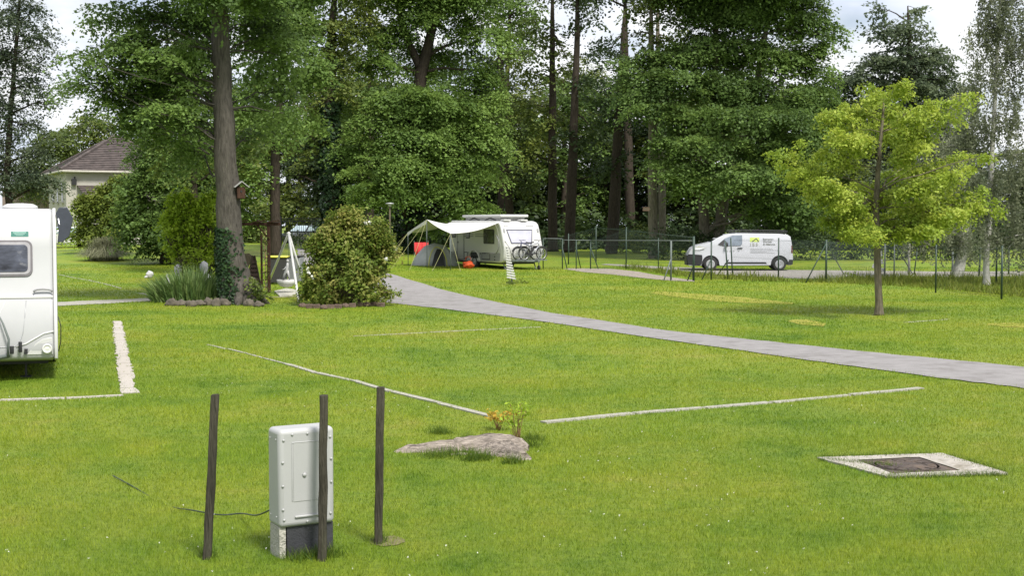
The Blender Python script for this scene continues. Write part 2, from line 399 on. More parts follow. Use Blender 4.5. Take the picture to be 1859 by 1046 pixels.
# ------------------------------------------------------------------ shared materials
M_LAWN = lawn_mat('lawn', False); M_BLADE = lawn_mat('grass_blades', True)
M_ASPH = mat('asphalt', (.25, .24, .24), .9, var=.12, scale=3, bump=.5, bscale=120, dirt=((.17, .16, .155), 1.3, .5), spec=.2)
M_GRAV = mat('gravel', (.26, .23, .20), .95, var=.55, scale=11, bump=1, bscale=24, dirt=((.13, .17, .03), 2.2, .58), spec=.1)
M_TRACK = mat('track_stone', (.25, .235, .215), .95, var=.2, scale=6, bump=.6, bscale=40, dirt=((.22, .2, .15), 1.3, .6), spec=.1)
M_CONC = mat('concrete', (.33, .32, .28), .9, var=.16, scale=9, bump=.6, bscale=50, dirt=((.26, .25, .18), 5, .58), spec=.2)
M_SLAB = mat('pale_slab', (.40, .37, .335), .9, var=.1, scale=8, bump=.6, bscale=40, dirt=((.42, .38, .33), 4, .6), spec=.2)
M_WHITE = mat('white_paint', (.52, .52, .515), .35, var=.02, spec=.5, coat=.2)
M_WHITE2 = mat('white_panel', (.40, .405, .415), .4, var=.03, scale=2, spec=.5)
M_GLASS = mat('dark_glass', (.018, .02, .024), .08, var=.3, scale=3, spec=.7)
M_BLACK = mat('black_plastic', (.018, .018, .02), .5, var=.2)
M_RUB = mat('rubber', (.022, .022, .022), .8, var=.2)
M_GREY = mat('grey_metal', (.36, .37, .38), .45, .3, var=.1)
M_STEEL = mat('galvanised_steel', (.12, .14, .135), .7, .0, var=.15, scale=20)
M_GREEN = mat('green_paint', (.022, .045, .032), .5, var=.2)
M_CHROME = mat('alloy', (.55, .56, .58), .3, .8, var=.08)
M_BARK = bark_mat('bark', (.074, .067, .058), lich=((.12, .12, .085), 4, .58)); M_BARK_D = bark_mat('dark_bark', (.045, .036, .028)); M_BARK_G = bark_mat('grey_bark', (.16, .14, .115), lich=((.17, .19, .12), 3, .55))
M_WOOD = bark_mat('weathered_wood', (.10, .085, .06), .4, 10)
L_MAPLE = leaf_mat('maple_leaves', (.050, .092, .022), (.105, .176, .042), (.178, .275, .070), .42)
L_MAPLE_B = leaf_mat('bright_maple_leaves', (.072, .130, .026), (.135, .222, .048), (.205, .31, .074), .42)
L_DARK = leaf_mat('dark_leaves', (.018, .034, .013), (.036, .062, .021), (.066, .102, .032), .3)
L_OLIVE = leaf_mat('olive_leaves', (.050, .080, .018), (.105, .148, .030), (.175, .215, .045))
L_YEL = leaf_mat('golden_leaves', (.165, .245, .030), (.285, .38, .050), (.41, .48, .09), .42)
L_LIME = leaf_mat('lime_leaves', (.15, .25, .018), (.26, .38, .030), (.36, .48, .05), .42)
L_GREY = leaf_mat('grey_green_leaves', (.11, .13, .08), (.18, .205, .13), (.26, .28, .19), .52)
L_BLUE = leaf_mat('fine_dark_leaves', (.040, .062, .038), (.072, .100, .056), (.115, .145, .08), .42)
L_RED = leaf_mat('bronze_leaves', (.085, .14, .022), (.18, .245, .042), (.33, .32, .095), .48)
L_IVY = leaf_mat('ivy_leaves', (.010, .028, .010), (.020, .048, .014), (.040, .082, .022), .2)
L_IRIS = leaf_mat('iris_blades', (.085, .15, .045), (.145, .225, .07), (.23, .31, .11), .3)
L_PAM = leaf_mat('arching_blades', (.15, .16, .09), (.23, .24, .145), (.32, .32, .21), .3)
L_WEED = leaf_mat('weed_blades', (.085, .115, .014), (.135, .175, .022), (.22, .23, .05), .35)
L_FLOWER = leaf_mat('white_petals', (.62, .62, .58), (.72, .72, .68), (.78, .78, .74), .25)

# ------------------------------------------------------------------ ground, road, track, path
def sheet(name, m, L_, R_, off, across=6, along=7):
    """strip between two rows of photo pixels laid on the ground"""
    A = [gp(*p) for p in L_]; B = [gp(*p) for p in R_]; rows = []
    for i in range(len(A) - 1):
        for k in range(along): t = k / along; rows.append((A[i].lerp(A[i + 1], t), B[i].lerp(B[i + 1], t)))
    rows.append((A[-1], B[-1])); b = MB(); rnd = random.Random(3); vs = []
    for i, (p, q) in enumerate(rows):
        for k in range(across + 1):
            t = k / across; w = p.lerp(q, t)
            if k in (0, across): w = w + (p - q).normalized() * rnd.uniform(-.10, .10)
            vs.append((w.x, w.y, float(hgt(w.x, w.y)) + off))
    n = across + 1
    b.add(vs, [(i * n + k, i * n + k + 1, (i + 1) * n + k + 1, (i + 1) * n + k) for i in range(len(rows) - 1) for k in range(across)])
    o = b.build(name, m, smooth=True); o['kind'] = 'structure'
    return [(a.x, a.y) for a, _ in rows] + [(c.x, c.y) for _, c in rows[::-1]]
xs = np.concatenate([[-700, -300, -150, -110], np.arange(-80, 81, 1.25), [110, 150, 300, 700]]); ys = np.concatenate([[-120, -30], np.arange(-4, 131, 1.25), [150, 200, 400, 1200]])
X, Y = np.meshgrid(xs, ys); Z = hgt(X, Y); nx = len(xs); b = MB()
b.v = [tuple(p) for p in np.stack([X.ravel(), Y.ravel(), Z.ravel()], 1).tolist()]
b.f = [(j * nx + i, j * nx + i + 1, (j + 1) * nx + i + 1, (j + 1) * nx + i) for j in range(len(ys) - 1) for i in range(nx - 1)]
g = b.build('ground', M_LAWN, smooth=True); g['kind'] = 'structure'
ROAD = sheet('driveway', M_ASPH,
  [(538, 452), (542, 462), (556, 480), (600, 520), (690, 548), (800, 561), (950, 580), (1100, 602), (1300, 631), (1500, 660), (1700, 687), (1859, 706), (2500, 790)],
  [(562, 450), (572, 460), (604, 474), (670, 487), (722, 501), (760, 513), (800, 526), (1000, 569), (1200, 600), (1400, 621.5), (1600, 643), (1859, 668), (2700, 750)], .015, 8)
GRAVEL = sheet('gravel_bed', M_GRAV, [(1022, 489), (1060, 494.5), (1110, 499), (1165, 505), (1215, 510), (1262, 512)], [(1030, 487.5), (1068, 487.8), (1110, 488.5), (1160, 494), (1205, 502), (1258, 509)], .014, 5)
TRACK = sheet('track', M_TRACK, [(1090, 481), (1200, 489), (1250, 493), (1300, 499), (1380, 503), (1460, 507), (1600, 505), (1740, 503.5), (1900, 501), (2100, 499)],
  [(1100, 479.5), (1210, 485), (1262, 486.5), (1320, 488), (1390, 489.5), (1465, 491), (1605, 492.5), (1745, 493.5), (1905, 493), (2105, 492)], .014, 6)
PATH = sheet('path', M_CONC, [(30, 562), (100, 556.5), (200, 551.5), (292, 546)], [(30, 555), (100, 549.5), (200, 545), (292, 541)], .013, 3)
DRY = []
M_DRY = mat('dry_grass', (.26, .255, .055), .95, var=.3, scale=6, bump=.8, bscale=30, dirt=((.15, .20, .015), 1.6, .52), spec=.1)
for pts in ([(1180, 533), (1230, 540), (1300, 548), (1360, 551), (1438, 553)], [(1195, 529), (1240, 532), (1310, 537), (1370, 542), (1445, 551)]), ([(1428, 584), (1455, 590), (1495, 593)], [(1440, 581), (1465, 581), (1500, 588)]), ([(1790, 591), (1830, 594), (1900, 597)], [(1795, 588), (1835, 587), (1905, 589)]):
    sheet('dry_patch', M_DRY, pts[0], pts[1], .010, 4)

def kerb(label, pts, w, m=M_CONC, h=.016, seed=1, broken=0.0, group='concrete edging strips set in the lawn', gaps=0.0):
    """row of edging stones along photo pixels; one mesh"""
    rnd = random.Random(seed); P = [gp(*p) for p in pts]; b = MB()
    for i in range(len(P) - 1):
        d = P[i + 1] - P[i]; ln = d.length; n = max(1, int(ln / 1.0)) if not broken else max(2, int(ln / .55)); d.normalize(); ang = math.atan2(d.y, d.x)
        for k in range(n):
            if rnd.random() < gaps: continue
            c = P[i] + d * ln * (k + .5) / n; sl = ln / n; ww = w * rnd.uniform(1 - broken, 1 + broken * .3)
            sub = 3; vs = []
            for q in range(sub + 1):
                for s_ in (-1, 1):
                    jit = (rnd.uniform(-.12, .12) if broken else rnd.uniform(-.10, .10)) * w
                    vs.append((-sl / 2 * (.985 - .02 * bool(broken)) + sl * .97 * q / sub, s_ * ww / 2 + jit))
            zz = h + rnd.uniform(-.004, .004)
            Rm = Matrix.Rotation(ang + rnd.uniform(-.02, .02) * (1 + broken * 2), 3, 'Z'); tp = []; bt = []
            for v in vs:
                q = Rm @ Vector((v[0], v[1], 0)) + c; z0 = float(hgt(q.x, q.y)); tp.append((q.x, q.y, z0 + zz)); bt.append((q.x, q.y, z0 - .05))
            order = [0, 2, 4, 6, 7, 5, 3, 1]; nn = len(order)
            b.add([tp[o] for o in order] + [bt[o] for o in order], [tuple(range(nn))] + [(a, (a + 1) % nn, (a + 1) % nn + nn, a + nn) for a in range(nn)])
    c = P[0]; o = b.build('edging_strip', m, fix=True); tag(o, label, 'edging', group); return o
kerb('pale edging strip running from the grass to the tree stump', [(520, 662), (574, 678), (640, 692), (710, 712), (800, 734), (891, 758)], .10, h=.018, seed=2, gaps=.0)
kerb('long thin edging strip running from the stump towards the driveway', [(985, 769), (1150, 752), (1400, 732), (1676, 706)], .13, h=.018, seed=3)
kerb('broad broken pale slabs in a row beside the near caravan', [(213, 584), (219, 628), (226, 668), (234, 715)], .235, M_SLAB, h=.016, seed=4, broken=.22)
kerb('thin edging strip in front of the near caravan', [(-160, 736), (0, 728), (120, 724), (226, 719)], .11, M_SLAB, h=.016, seed=5)
kerb('faint overgrown edging strip near the driveway verge', [(640, 611), (780, 604), (985, 594)], .06, h=.012, seed=6)
kerb('faint overgrown edging strip leading up to the pale strip', [(376, 626), (450, 643), (520, 662)], .06, h=.012, seed=7)
kerb('thin edging strip crossing the far left lawn to the white ornament', [(108, 499), (160, 509), (220, 524)], .10, h=.016, seed=8)
kerb('short pale edging strip by the iris clump', [(255, 533), (292, 542)], .16, M_SLAB, h=.016, seed=9)
kerb('faint overgrown edging strip beside the golden tree', [(1640, 586), (1725, 580)], .06, h=.012, seed=10)

# ------------------------------------------------------------------ grass
rng = np.random.default_rng(5)
def strips_free(x, y, polys):
    ok = np.ones(len(x), bool)
    jx, jy = x + rng.normal(0, .05, len(x)), y + rng.normal(0, .10, len(x))
    for p in polys: ok &= ~in_poly(jx, jy, p)
    return ok
KERBP = []
def band(pts, w):
    P = [gp(*p) for p in pts]; a = []; c = []
    for i in range(len(P)):
        d = (P[min(i + 1, len(P) - 1)] - P[max(i - 1, 0)]).normalized(); n = Vector((-d.y, d.x, 0)) * w / 2; a.append((P[i] + n)[:2]); c.append((P[i] - n)[:2])
    return a + c[::-1]
for q, w in (([(520, 662), (574, 678), (640, 692), (710, 712), (800, 734), (891, 758)], .06), ([(985, 769), (1150, 752), (1400, 732), (1676, 706)], .06), ([(213, 584), (219, 628), (226, 668), (234, 715)], .2), ([(-160, 736), (0, 728), (120, 724), (226, 719)], .07)): KERBP.append(band(q, w))
MANH = [tuple(gp(*p)[:2]) for p in ((1500, 835), (1702, 828), (1800, 858), (1618, 863))]
EXCL = [ROAD, GRAVEL, TRACK, PATH, MANH] + KERBP
PV = []; PVAR = []
for y0, y1, dens, h, w in ((8.0, 11, 4200, .036, .0045), (11, 15, 2600, .036, .006), (15, 21, 1300, .038, .008), (21, 30, 480, .045, .012), (30, 45, 220, .05, .017), (45, 72, 80, .06, .026)):
    hw = y1 * .54 + 1.5; n = int(dens * (y1 - y0) * 2 * hw); y = rng.uniform(y0, y1, n); x = rng.uniform(-hw, hw, n)
    keep = np.abs(x) < y * (.54 if y0 < 30 else .45) + 1.2; x = x[keep]; y = y[keep]; keep = strips_free(x, y, EXCL); x = x[keep]; y = y[keep]; n = len(x)
    cl = np.array([mnoise.noise(Vector((a * .9, b_ * .9, 0))) for a, b_ in zip(x[::1], y[::1])]) if n < 400000 else np.zeros(n)
    P = np.stack([x, y, hgt(x, y) - .004], 1); hh = h * rng.uniform(.5, 1.35, n) * (1 + .5 * cl)
    PV.append(blades(P, hh, w * rng.uniform(.7, 1.3, n), 1.0, rng)); PVAR.append(np.clip(rng.normal(.5, .22, n) + .25 * cl, 0, 1))
lg = quads_obj('grass', np.concatenate(PV), np.concatenate(PVAR), M_BLADE, k=3); lg['kind'] = 'stuff'; tag(lg, 'short mown yellow green grass covering the camping field', 'grass')
# white clover heads
n = 1250; y = rng.uniform(8.5, 30, n); x = rng.uniform(-1, 1, n) * (y * .42); pat = np.array([mnoise.noise(Vector((a * .35, b_ * .35, 4))) for a, b_ in zip(x, y)])
k = strips_free(x, y, EXCL) & (pat > rng.uniform(-.1, .5, n)); x = x[k]; y = y[k]; n = len(x)
c = np.repeat(np.stack([x, y, np.full(n, .035)], 1), 3, 0) + rng.normal(0, .004, (3 * n, 3))
V = leaf_quads(c, unit(rng.normal(size=(3 * n, 3)) + np.array([0, -.3, .8])), np.full(3 * n, .0095) * rng.uniform(.7, 1.25, 3 * n), rng, .9)
o = quads_obj('clover_flowers', V, rng.random(3 * n), L_FLOWER); o['kind'] = 'stuff'; tag(o, 'small white clover and daisy heads dotted over the lawn', 'wildflowers')
# tall weeds along the fence line on the right
def weeds(name, label, poly, dens, h, w, seed, m=L_WEED, cat='weeds'):
    r = np.random.default_rng(seed); P = [gp(*p) for p in poly]; pl = [(p.x, p.y) for p in P]; x0, x1 = min(p[0] for p in pl), max(p[0] for p in pl); y0, y1 = min(p[1] for p in pl), max(p[1] for p in pl)
    n = int(dens * (x1 - x0) * (y1 - y0)); x = r.uniform(x0, x1, n); y = r.uniform(y0, y1, n); k = in_poly(x, y, pl); x = x[k]; y = y[k]
    cl = np.array([mnoise.noise(Vector((a * .7, b_ * .7, 9))) for a, b_ in zip(x, y)]); n = len(x)
    hh = h * r.uniform(.35, 1.3, n) * np.clip(.75 + 1.3 * cl, .15, 2)
    o = quads_obj(name, blades(np.stack([x, y, hgt(x, y)], 1), hh, w * r.uniform(.6, 1.5, n), .9, r), np.clip(r.normal(.5, .25, n) - .3 * cl, 0, 1), m, k=3); o['kind'] = 'stuff'; tag(o, label, cat)
weeds('tall_grass', 'long rough grass along the wire fence on the right', [(1330, 511), (1500, 514), (1640, 521), (1750, 530), (1900, 546), (2050, 556), (2050, 515), (1860, 508), (1700, 504), (1500, 507), (1420, 509)], 75, .34, .035, 21)
weeds('rough_grass', 'rough grass growing between the track and the fence posts', [(1120, 486), (1200, 498), (1300, 508), (1420, 510), (1420, 506), (1320, 501), (1240, 495), (1150, 486)], 60, .3, .04, 22)
# ------------------------------------------------------------------ trees
# main tree over the garden bed
Y = 40.3
tr = trunk_px([(437, 552, .62), (432, 535, .52), (424, 500, .46), (420, 460, .41), (415, 400, .375), (410, 300, .335), (405, 200, .305), (401, 100, .28), (399, 20, .255), (395, -120, .22), (393, -260, .14), (392, -380, .05)], Y)
bl = blobs_px([(330, 40, 95, 55, 2), (240, 110, 95, 55, 1.5), (165, 165, 55, 38, 1), (250, 190, 80, 45, 2), (150, 120, 45, 32, 0), (240, 222, 34, 40, 1.5), (300, 130, 70, 50, 2.5), (205, 30, 75, 32, 1), (330, 200, 60, 60, 4), (350, 270, 45, 45, 5),
   (425, -20, 120, 42, -1), (470, 40, 60, 50, 2), (505, 100, 55, 50, 1), (500, 165, 50, 42, 2), (478, 205, 48, 30, 1), (535, 60, 45, 55, 3), (515, 205, 40, 28, 0), (460, 250, 38, 30, 3), (375, 100, 40, 50, 3.5),
   (300, 110, 55, 34, -1.2), (285, 205, 48, 28, -1.2), (345, 175, 34, 30, -.8), (330, 245, 40, 26, -.6), (345, 85, 34, 30, -.8), (330, 120, 50, 40, 3), (300, 235, 55, 34, 3), (355, 160, 36, 40, 4), (285, 185, 50, 30, 1.5), (250, 75, 60, 30, .5), (370, 230, 34, 40, 5), (300, -80, 130, 60, 1), (480, -90, 120, 60, 0), (390, -190, 190, 90, 0), (390, -310, 120, 70, 0)], Y)
MAIN = tree('maple_tree', 'tall maple with thick ivy grown trunk rising out of the garden bed', (tr[0][0].x, tr[0][0].y, 0), tr, bl, L_MAPLE, M_BARK, 11, per_m3=2.3, spray_r=.62, leaf=.115, dens=165, inner=.3, limb_r=.12, sides=16,
  ivy=dict(m=L_IVY, z0=0.05, z1=2.3, n=1000, leaf=.11, out=.07, side=(3.9, .75)))
# roots flare
b = MB()
for k, a in enumerate((-2.4, -1.5, -.7, .1, .9, 3.0)):
    d = Vector((math.cos(a), math.sin(a), 0)); b.tube([d * .25 + Vector((0, 0, .75)), d * .42 + Vector((0, 0, .30)), d * .62 + Vector((0, 0, .09)), d * .86 + Vector((0, 0, -.05))], [.2, .2, .13, .05], 8, wob=.2)
b.build('root', M_BARK, MAIN, smooth=True)
# left fine-leaved tree behind the near caravan
Y = 50
tr = trunk_px([(22, 470, .16), (20, 400, .14), (12, 320, .12), (18, 220, .10), (28, 100, .075), (36, 0, .05), (40, -90, .02)], Y)
bl = blobs_px([(30, 30, 55, 50), (70, 80, 32, 50), (10, 110, 45, 45), (55, 150, 42, 42), (80, 185, 25, 25), (10, 200, 40, 40), (50, 230, 42, 30), (15, 270, 45, 30), (70, 280, 38, 26), (40, 320, 70, 28), (90, 338, 34, 18), (-30, 300, 50, 60), (-40, 100, 50, 120), (30, -60, 50, 50)], Y)
tree('feathery_tree', 'slender open tree with fine dark foliage behind the near caravan', tr[0][0], tr, bl, L_BLUE, M_BARK_D, 12, per_m3=3.6, spray_r=.5, leaf=.10, dens=75, inner=.2, twigs=6)
# pale trees behind the house
for i, (x0, y_, tp, lab) in enumerate(((75, 120, [(75, 290, 45, 50), (60, 330, 40, 40), (100, 255, 50, 36), (118, 290, 30, 30)], 'pale olive tree beside the pale house, its crown left of the roof'), (185, 124, [(150, 255, 52, 40), (205, 250, 45, 36), (175, 225, 50, 24), (240, 270, 40, 50), (280, 260, 40, 50)], 'pale olive tree rising behind the tiled roof of the house'))):
    tr = trunk_px([(x0, 440, .3), (x0 + 3, 330, .2), (x0 + 5, 240, .05)], y_)
    tree('olive_green_tree', lab, tr[0][0], tr, blobs_px(tp, y_), L_OLIVE, M_BARK_G, 30 + i, 'pale trees behind the house', per_m3=1.2, spray_r=1.1, leaf=.26, dens=75, twigs=1)
# dense broadleaf down to the ground left of the main tree
Y = 72
tr = trunk_px([(300, 470, .3), (302, 380, .22), (305, 280, .12), (305, 200, .04)], Y)
bl = blobs_px([(300, 210, 60, 45), (268, 290, 38, 40), (330, 290, 65, 50), (270, 360, 60, 50), (350, 370, 55, 50), (300, 420, 75, 45), (250, 405, 40, 45), (365, 430, 40, 35), (310, 300, 60, 60), (380, 320, 40, 80), (240, 335, 22, 28), (320, 455, 30, 20)], Y)
tree('broadleaf_tree', 'dense dark broadleaf tree clothed to the ground between house and ivy trunk', tr[0][0], tr, bl, L_MAPLE, M_BARK_D, 13, per_m3=2.6, spray_r=.7, leaf=.17, dens=110, twigs=1)
Y = 63
tr = trunk_px([(352, 480, .2), (354, 380, .16), (350, 250, .11), (352, 120, .05), (355, 60, .02)], Y)
bl = blobs_px([(340, 100, 50, 40), (300, 150, 45, 36), (370, 170, 40, 45), (330, 225, 55, 36), (365, 290, 40, 45), (300, 285, 34, 30), (340, 60, 40, 40), (440, 300, 34, 30), (455, 250, 30, 34), (340, 340, 34, 24)], Y)
tree('sapling_maple', 'light yellow green young maple directly behind the big ivy grown trunk', tr[0][0], tr, bl, L_OLIVE, M_BARK_D, 29, per_m3=1.7, spray_r=.7, leaf=.18, dens=70, twigs=2)
# trunk and bright crown behind the pergola
Y = 78
tr = trunk_px([(500, 462, .36), (500, 420, .30), (499, 330, .28), (502, 250, .25), (510, 150, .2), (520, 40, .12), (525, -40, .05)], Y)
bl = blobs_px([(520, 30, 70, 60), (470, 120, 45, 50), (560, 120, 50, 50), (500, 240, 40, 30), (440, 200, 60, 50), (455, 300, 40, 45), (430, 350, 45, 45), (545, 210, 40, 35), (520, -60, 110, 60), (470, 30, 60, 60), (425, 390, 45, 40)], Y)
tree('park_tree', 'straight dark trunk with a light crown rising behind the wooden pergola', tr[0][0], tr, bl, L_MAPLE_B, M_BARK_D, 14, per_m3=1.9, spray_r=.85, leaf=.19, dens=110, twigs=2)
# ivy covered tall trunk
Y = 86
tr = trunk_px([(606, 458, .55), (604, 380, .48), (600, 280, .45), (596, 180, .4), (600, 80, .3), (610, -30, .15)], Y)
bl = blobs_px([(600, 70, 60, 50), (570, 160, 45, 55), (630, 150, 40, 50), (560, 250, 40, 60), (640, 40, 50, 40), (600, -50, 90, 60), (575, 60, 50, 60), (540, 320, 30, 30)], Y)
tree('ivy_clad_tree', 'narrow tree whose dark trunk is wrapped in ivy left of the big maple', tr[0][0], tr, bl, L_OLIVE, M_BARK_D, 15, per_m3=1.3, spray_r=.9, leaf=.22, dens=60, twigs=3, ivy=dict(m=L_IVY, z0=0, z1=9.5, n=3600, leaf=.24, out=.32))
# big central maple
Y = 88
tr = trunk_px([(748, 462, .75), (748, 420, .62), (747, 330, .55), (750, 230, .5), (765, 130, .4), (790, 30, .25), (800, -90, .1)], Y)
tr2 = [(tr[4][0], .3)] + trunk_px([(0, 0, 0), (735, 60, .2), (715, -20, .12), (700, -90, .05)], Y)[1:]
bl = blobs_px([(720, 175, 85, 28, -2), (790, 195, 100, 36, -2), (700, 225, 60, 28, -3), (770, 255, 95, 34, -3), (860, 235, 60, 40, -1), (660, 270, 48, 26, -3), (720, 300, 85, 34, -4), (640, 318, 42, 24, -4), (830, 310, 70, 40, -2), (690, 348, 70, 24, -5), (770, 345, 60, 28, -3), (850, 375, 50, 30, -2), (800, 405, 40, 16, -1), (900, 270, 35, 60, 0),
   (680, 120, 60, 30, -1), (640, 180, 40, 40, 0), (700, 60, 65, 34, 0), (770, 20, 70, 40, 0), (870, 130, 50, 30, 0), (880, 60, 60, 40, 0), (820, -30, 110, 50, 0), (700, -60, 110, 60, 0), (780, 110, 60, 36, 2), (900, 180, 40, 30, 0)], Y)
tree('spreading_maple', 'big spreading maple in the middle with ivy around its dark trunk', tr[0][0], tr, bl, L_MAPLE_B, M_BARK_D, 16, per_m3=1.6, spray_r=1.0, leaf=.19, dens=175, twigs=3, extra_trunks=[tr2], ivy=dict(m=L_IVY, z0=0, z1=6.5, n=3000, leaf=.24, out=.5))
# tall straight trunks of the wood
def tall(px, Y, base_py, r, top, bl, lm, lab, seed, name='woodland_tree', bm=M_BARK_D, bend=0, grp='tall trees of the wood', **kw):
    tr = trunk_px([(px - bend * .2, base_py, r * 1.5), (px, base_py - 12, r * 1.08), (px + bend * .3, 330, r), (px + bend * .6, 200, r * .8), (px + bend, 60, r * .55), (px + bend, top, r * .15)], Y)
    k = dict(per_m3=1.1, spray_r=1.05, leaf=.25, dens=62, twigs=3); k.update(kw)
    return tree(name, lab, tr[0][0], tr, blobs_px(bl, Y), lm, bm, seed, grp, **k)
tall(1003, 100, 457, .34, -60, [(985, 60, 45, 40), (1030, 110, 40, 34), (970, 190, 40, 40), (1020, 220, 40, 30), (960, 280, 45, 34), (1015, 310, 36, 24), (990, -30, 60, 40), (965, 130, 36, 30)], L_OLIVE, 'tall straight trunk directly behind the bicycles on the caravan', 41)
tall(1034, 97, 462, .36, -60, [(1060, 40, 36, 30), (1075, 150, 45, 34), (1045, 250, 40, 34), (1080, 240, 36, 34), (1040, -40, 60, 50), (1085, 320, 36, 26)], L_DARK, 'tall straight trunk just right of the caravan with dark foliage', 42, bend=14)
tall(1111, 93, 470, .40, 20, [(1120, 130, 50, 40), (1150, 200, 50, 40), (1090, 210, 40, 36), (1140, 290, 40, 30), (1110, 80, 34, 26), (1100, 300, 34, 24)], L_DARK, 'flared dark trunk standing alone on the shaded grass', 43, bend=22)
tall(1186, 84, 480, .30, -40, [(1180, 20, 50, 30), (1150, 60, 45, 24), (1200, 90, 40, 34), (1215, 20, 50, 40), (1185, -50, 70, 30)], L_OLIVE, 'grey trunk with a knot hole and a small pink sign', 44, bm=M_BARK_G, bend=-4)
tall(1204, 92, 474, .26, -40, [(1150, 160, 36, 30), (1205, 150, 40, 40), (1230, 80, 40, 40)], L_OLIVE, 'thin grey trunk close behind the one with the small sign', 45, bm=M_BARK_G, bend=-10)
tall(928, 104, 455, .32, 150, [(930, 200, 40, 40), (950, 250, 40, 36), (900, 240, 36, 40), (960, 330, 44, 30), (905, 330, 36, 26), (935, 120, 45, 45)], L_OLIVE, 'leaning dark trunk rising above the caravan roof', 46, bend=-22)
tall(905, 108, 452, .26, -30, [(930, 40, 50, 40), (960, 10, 45, 40), (890, 0, 50, 36), (945, 90, 40, 30)], L_MAPLE, 'thin trunk left of the leaning one above the caravan', 47, bend=20)
tall(672, 104, 450, .28, -30, [(650, 60, 45, 30), (690, 0, 50, 30), (670, 130, 40, 40), (640, 0, 50, 40), (630, 240, 34, 40)], L_OLIVE, 'thin trunk between ivy clad tree and big central maple', 48)
tall(1145, 112, 452, .4, -60, [(1095, 100, 40, 26), (1150, -30, 60, 30), (1060, -20, 50, 30)], L_DARK, 'far trunk in the gap behind the lone flared trunk', 49, bend=-10)
# right centre twin-trunked maple
Y = 84
tr = trunk_px([(1281, 476, .55), (1280, 440, .36), (1277, 380, .33), (1283, 300, .3), (1295, 200, .25), (1300, 80, .2), (1300, -60, .08)], Y)
tr2 = trunk_px([(1300, 476, .45), (1302, 440, .36), (1312, 375, .34), (1335, 280, .28), (1370, 170, .22), (1390, 60, .15), (1400, -40, .06)], Y)
bl = blobs_px([(1275, 20, 60, 34), (1340, 10, 90, 40), (1430, 20, 80, 40), (1500, 60, 42, 40), (1490, 130, 40, 34), (1215, 105, 65, 26, -1), (1150, 130, 55, 26, -1), (1300, 90, 100, 32), (1410, 100, 80, 36), (1140, 180, 45, 24, -2), (1230, 150, 90, 30, -2), (1330, 160, 80, 30, -1), (1450, 180, 70, 34, -1), (1180, 200, 50, 22, -3), (1270, 215, 80, 30, -3), (1380, 215, 100, 26, -4), (1470, 230, 50, 30, -2),
   (1220, 265, 50, 24, -3), (1310, 265, 80, 26, -4), (1430, 275, 90, 30, -3), (1200, 300, 36, 18, -3), (1270, 315, 70, 24, -4), (1360, 320, 90, 24, -5), (1460, 325, 60, 34, -2), (1310, 338, 60, 16, -5), (1425, 365, 70, 26, -3), (1395, 380, 40, 14, -3), (1440, 405, 62, 22, -2), (1250, 345, 30, 14, -2), (1490, 390, 40, 30, 0), (1320, -60, 200, 60)], Y)
tree('twin_trunk_maple', 'huge dark maple with twin trunks directly behind the white van', tr[0][0], tr, bl, L_MAPLE, M_BARK_G, 17, per_m3=1.7, spray_r=.95, leaf=.19, dens=175, twigs=2, extra_trunks=[tr2])
# far tree on the right under the sky
Y = 112
tr = trunk_px([(1650, 455, .5), (1650, 300, .4), (1655, 150, .3), (1650, 60, .15), (1648, 10, .05)], Y)
bl = blobs_px([(1650, 60, 45, 30), (1675, 25, 26, 18), (1590, 15, 22, 22), (1605, 60, 30, 26), (1640, 110, 70, 26), (1700, 110, 46, 30), (1590, 120, 44, 22), (1560, 150, 45, 22), (1740, 150, 34, 26), (1650, 160, 80, 26), (1580, 200, 50, 30), (1710, 200, 60, 34), (1640, 230, 80, 40), (1560, 260, 60, 40), (1720, 270, 60, 40), (1600, 320, 90, 50), (1720, 350, 80, 50), (1520, 330, 50, 60), (1660, 400, 120, 40), (1540, 410, 50, 40)], Y)
tree('distant_tree', 'far grey green tree against the sky behind the golden tree', tr[0][0], tr, bl, leaf_mat('far_leaves', (.062, .090, .052), (.11, .145, .08), (.16, .20, .115), .48), M_BARK_D, 18, per_m3=1.7, spray_r=1.0, leaf=.28, dens=60, twigs=3)
# young golden tree on the lawn
Y = 35.4
tr = trunk_px([(1597, 573, .135), (1596, 555, .10), (1594, 500, .092), (1592, 440, .088), (1590, 380, .08), (1594, 310, .065), (1600, 240, .045), (1605, 180, .02)], Y)
tr[0] = (Vector((tr[0][0].x, tr[0][0].y, -.02)), .14)
tips = [(1412, 278), (1432, 302), (1472, 268), (1500, 208), (1532, 188), (1576, 164), (1606, 174), (1640, 152), (1692, 188), (1752, 178), (1742, 207), (1664, 228), (1786, 292), (1735, 284), (1700, 322), (1808, 384), (1765, 372), (1712, 402), (1652, 422), (1502, 402), (1474, 350), (1488, 326), (1548, 408), (1562, 248), (1600, 226), (1446, 326), (1640, 312), (1580, 430), (1610, 400), (1690, 365), (1530, 370), (1720, 345), (1668, 262), (1518, 245), (1750, 310), (1600, 355), (1560, 335), (1640, 370), (1800, 372), (1745, 395), (1685, 425), (1775, 345), (1540, 425), (1625, 200)]
rg = random.Random(19); bl = []
for q in tips:
    dxm = abs(q[0] - 1597) / 210; dy = rg.uniform(-1, 1) * 2.3 * max(.25, (1 - dxm ** 2)) ; yy = Y + dy; tip = dp(q[0], q[1], yy)
    st = dp(1594, min(425, max(230, q[1] + 45 + 55 * dxm)), Y)
    for t in (.5, .68, .85, 1.03):
        if t * dxm < .12 and t < .6: continue
        c = st.lerp(tip, t); c.z += .10 * math.sin(math.pi * t) + rg.uniform(-.08, .08); k = (.46, .43, .38, .28)[(.5, .68, .85, 1.03).index(t)] * rg.uniform(.62, 1.08)
        bl.append(((c.x, c.y, c.z), (k * 1.15, k * 1.1, k * .42)))
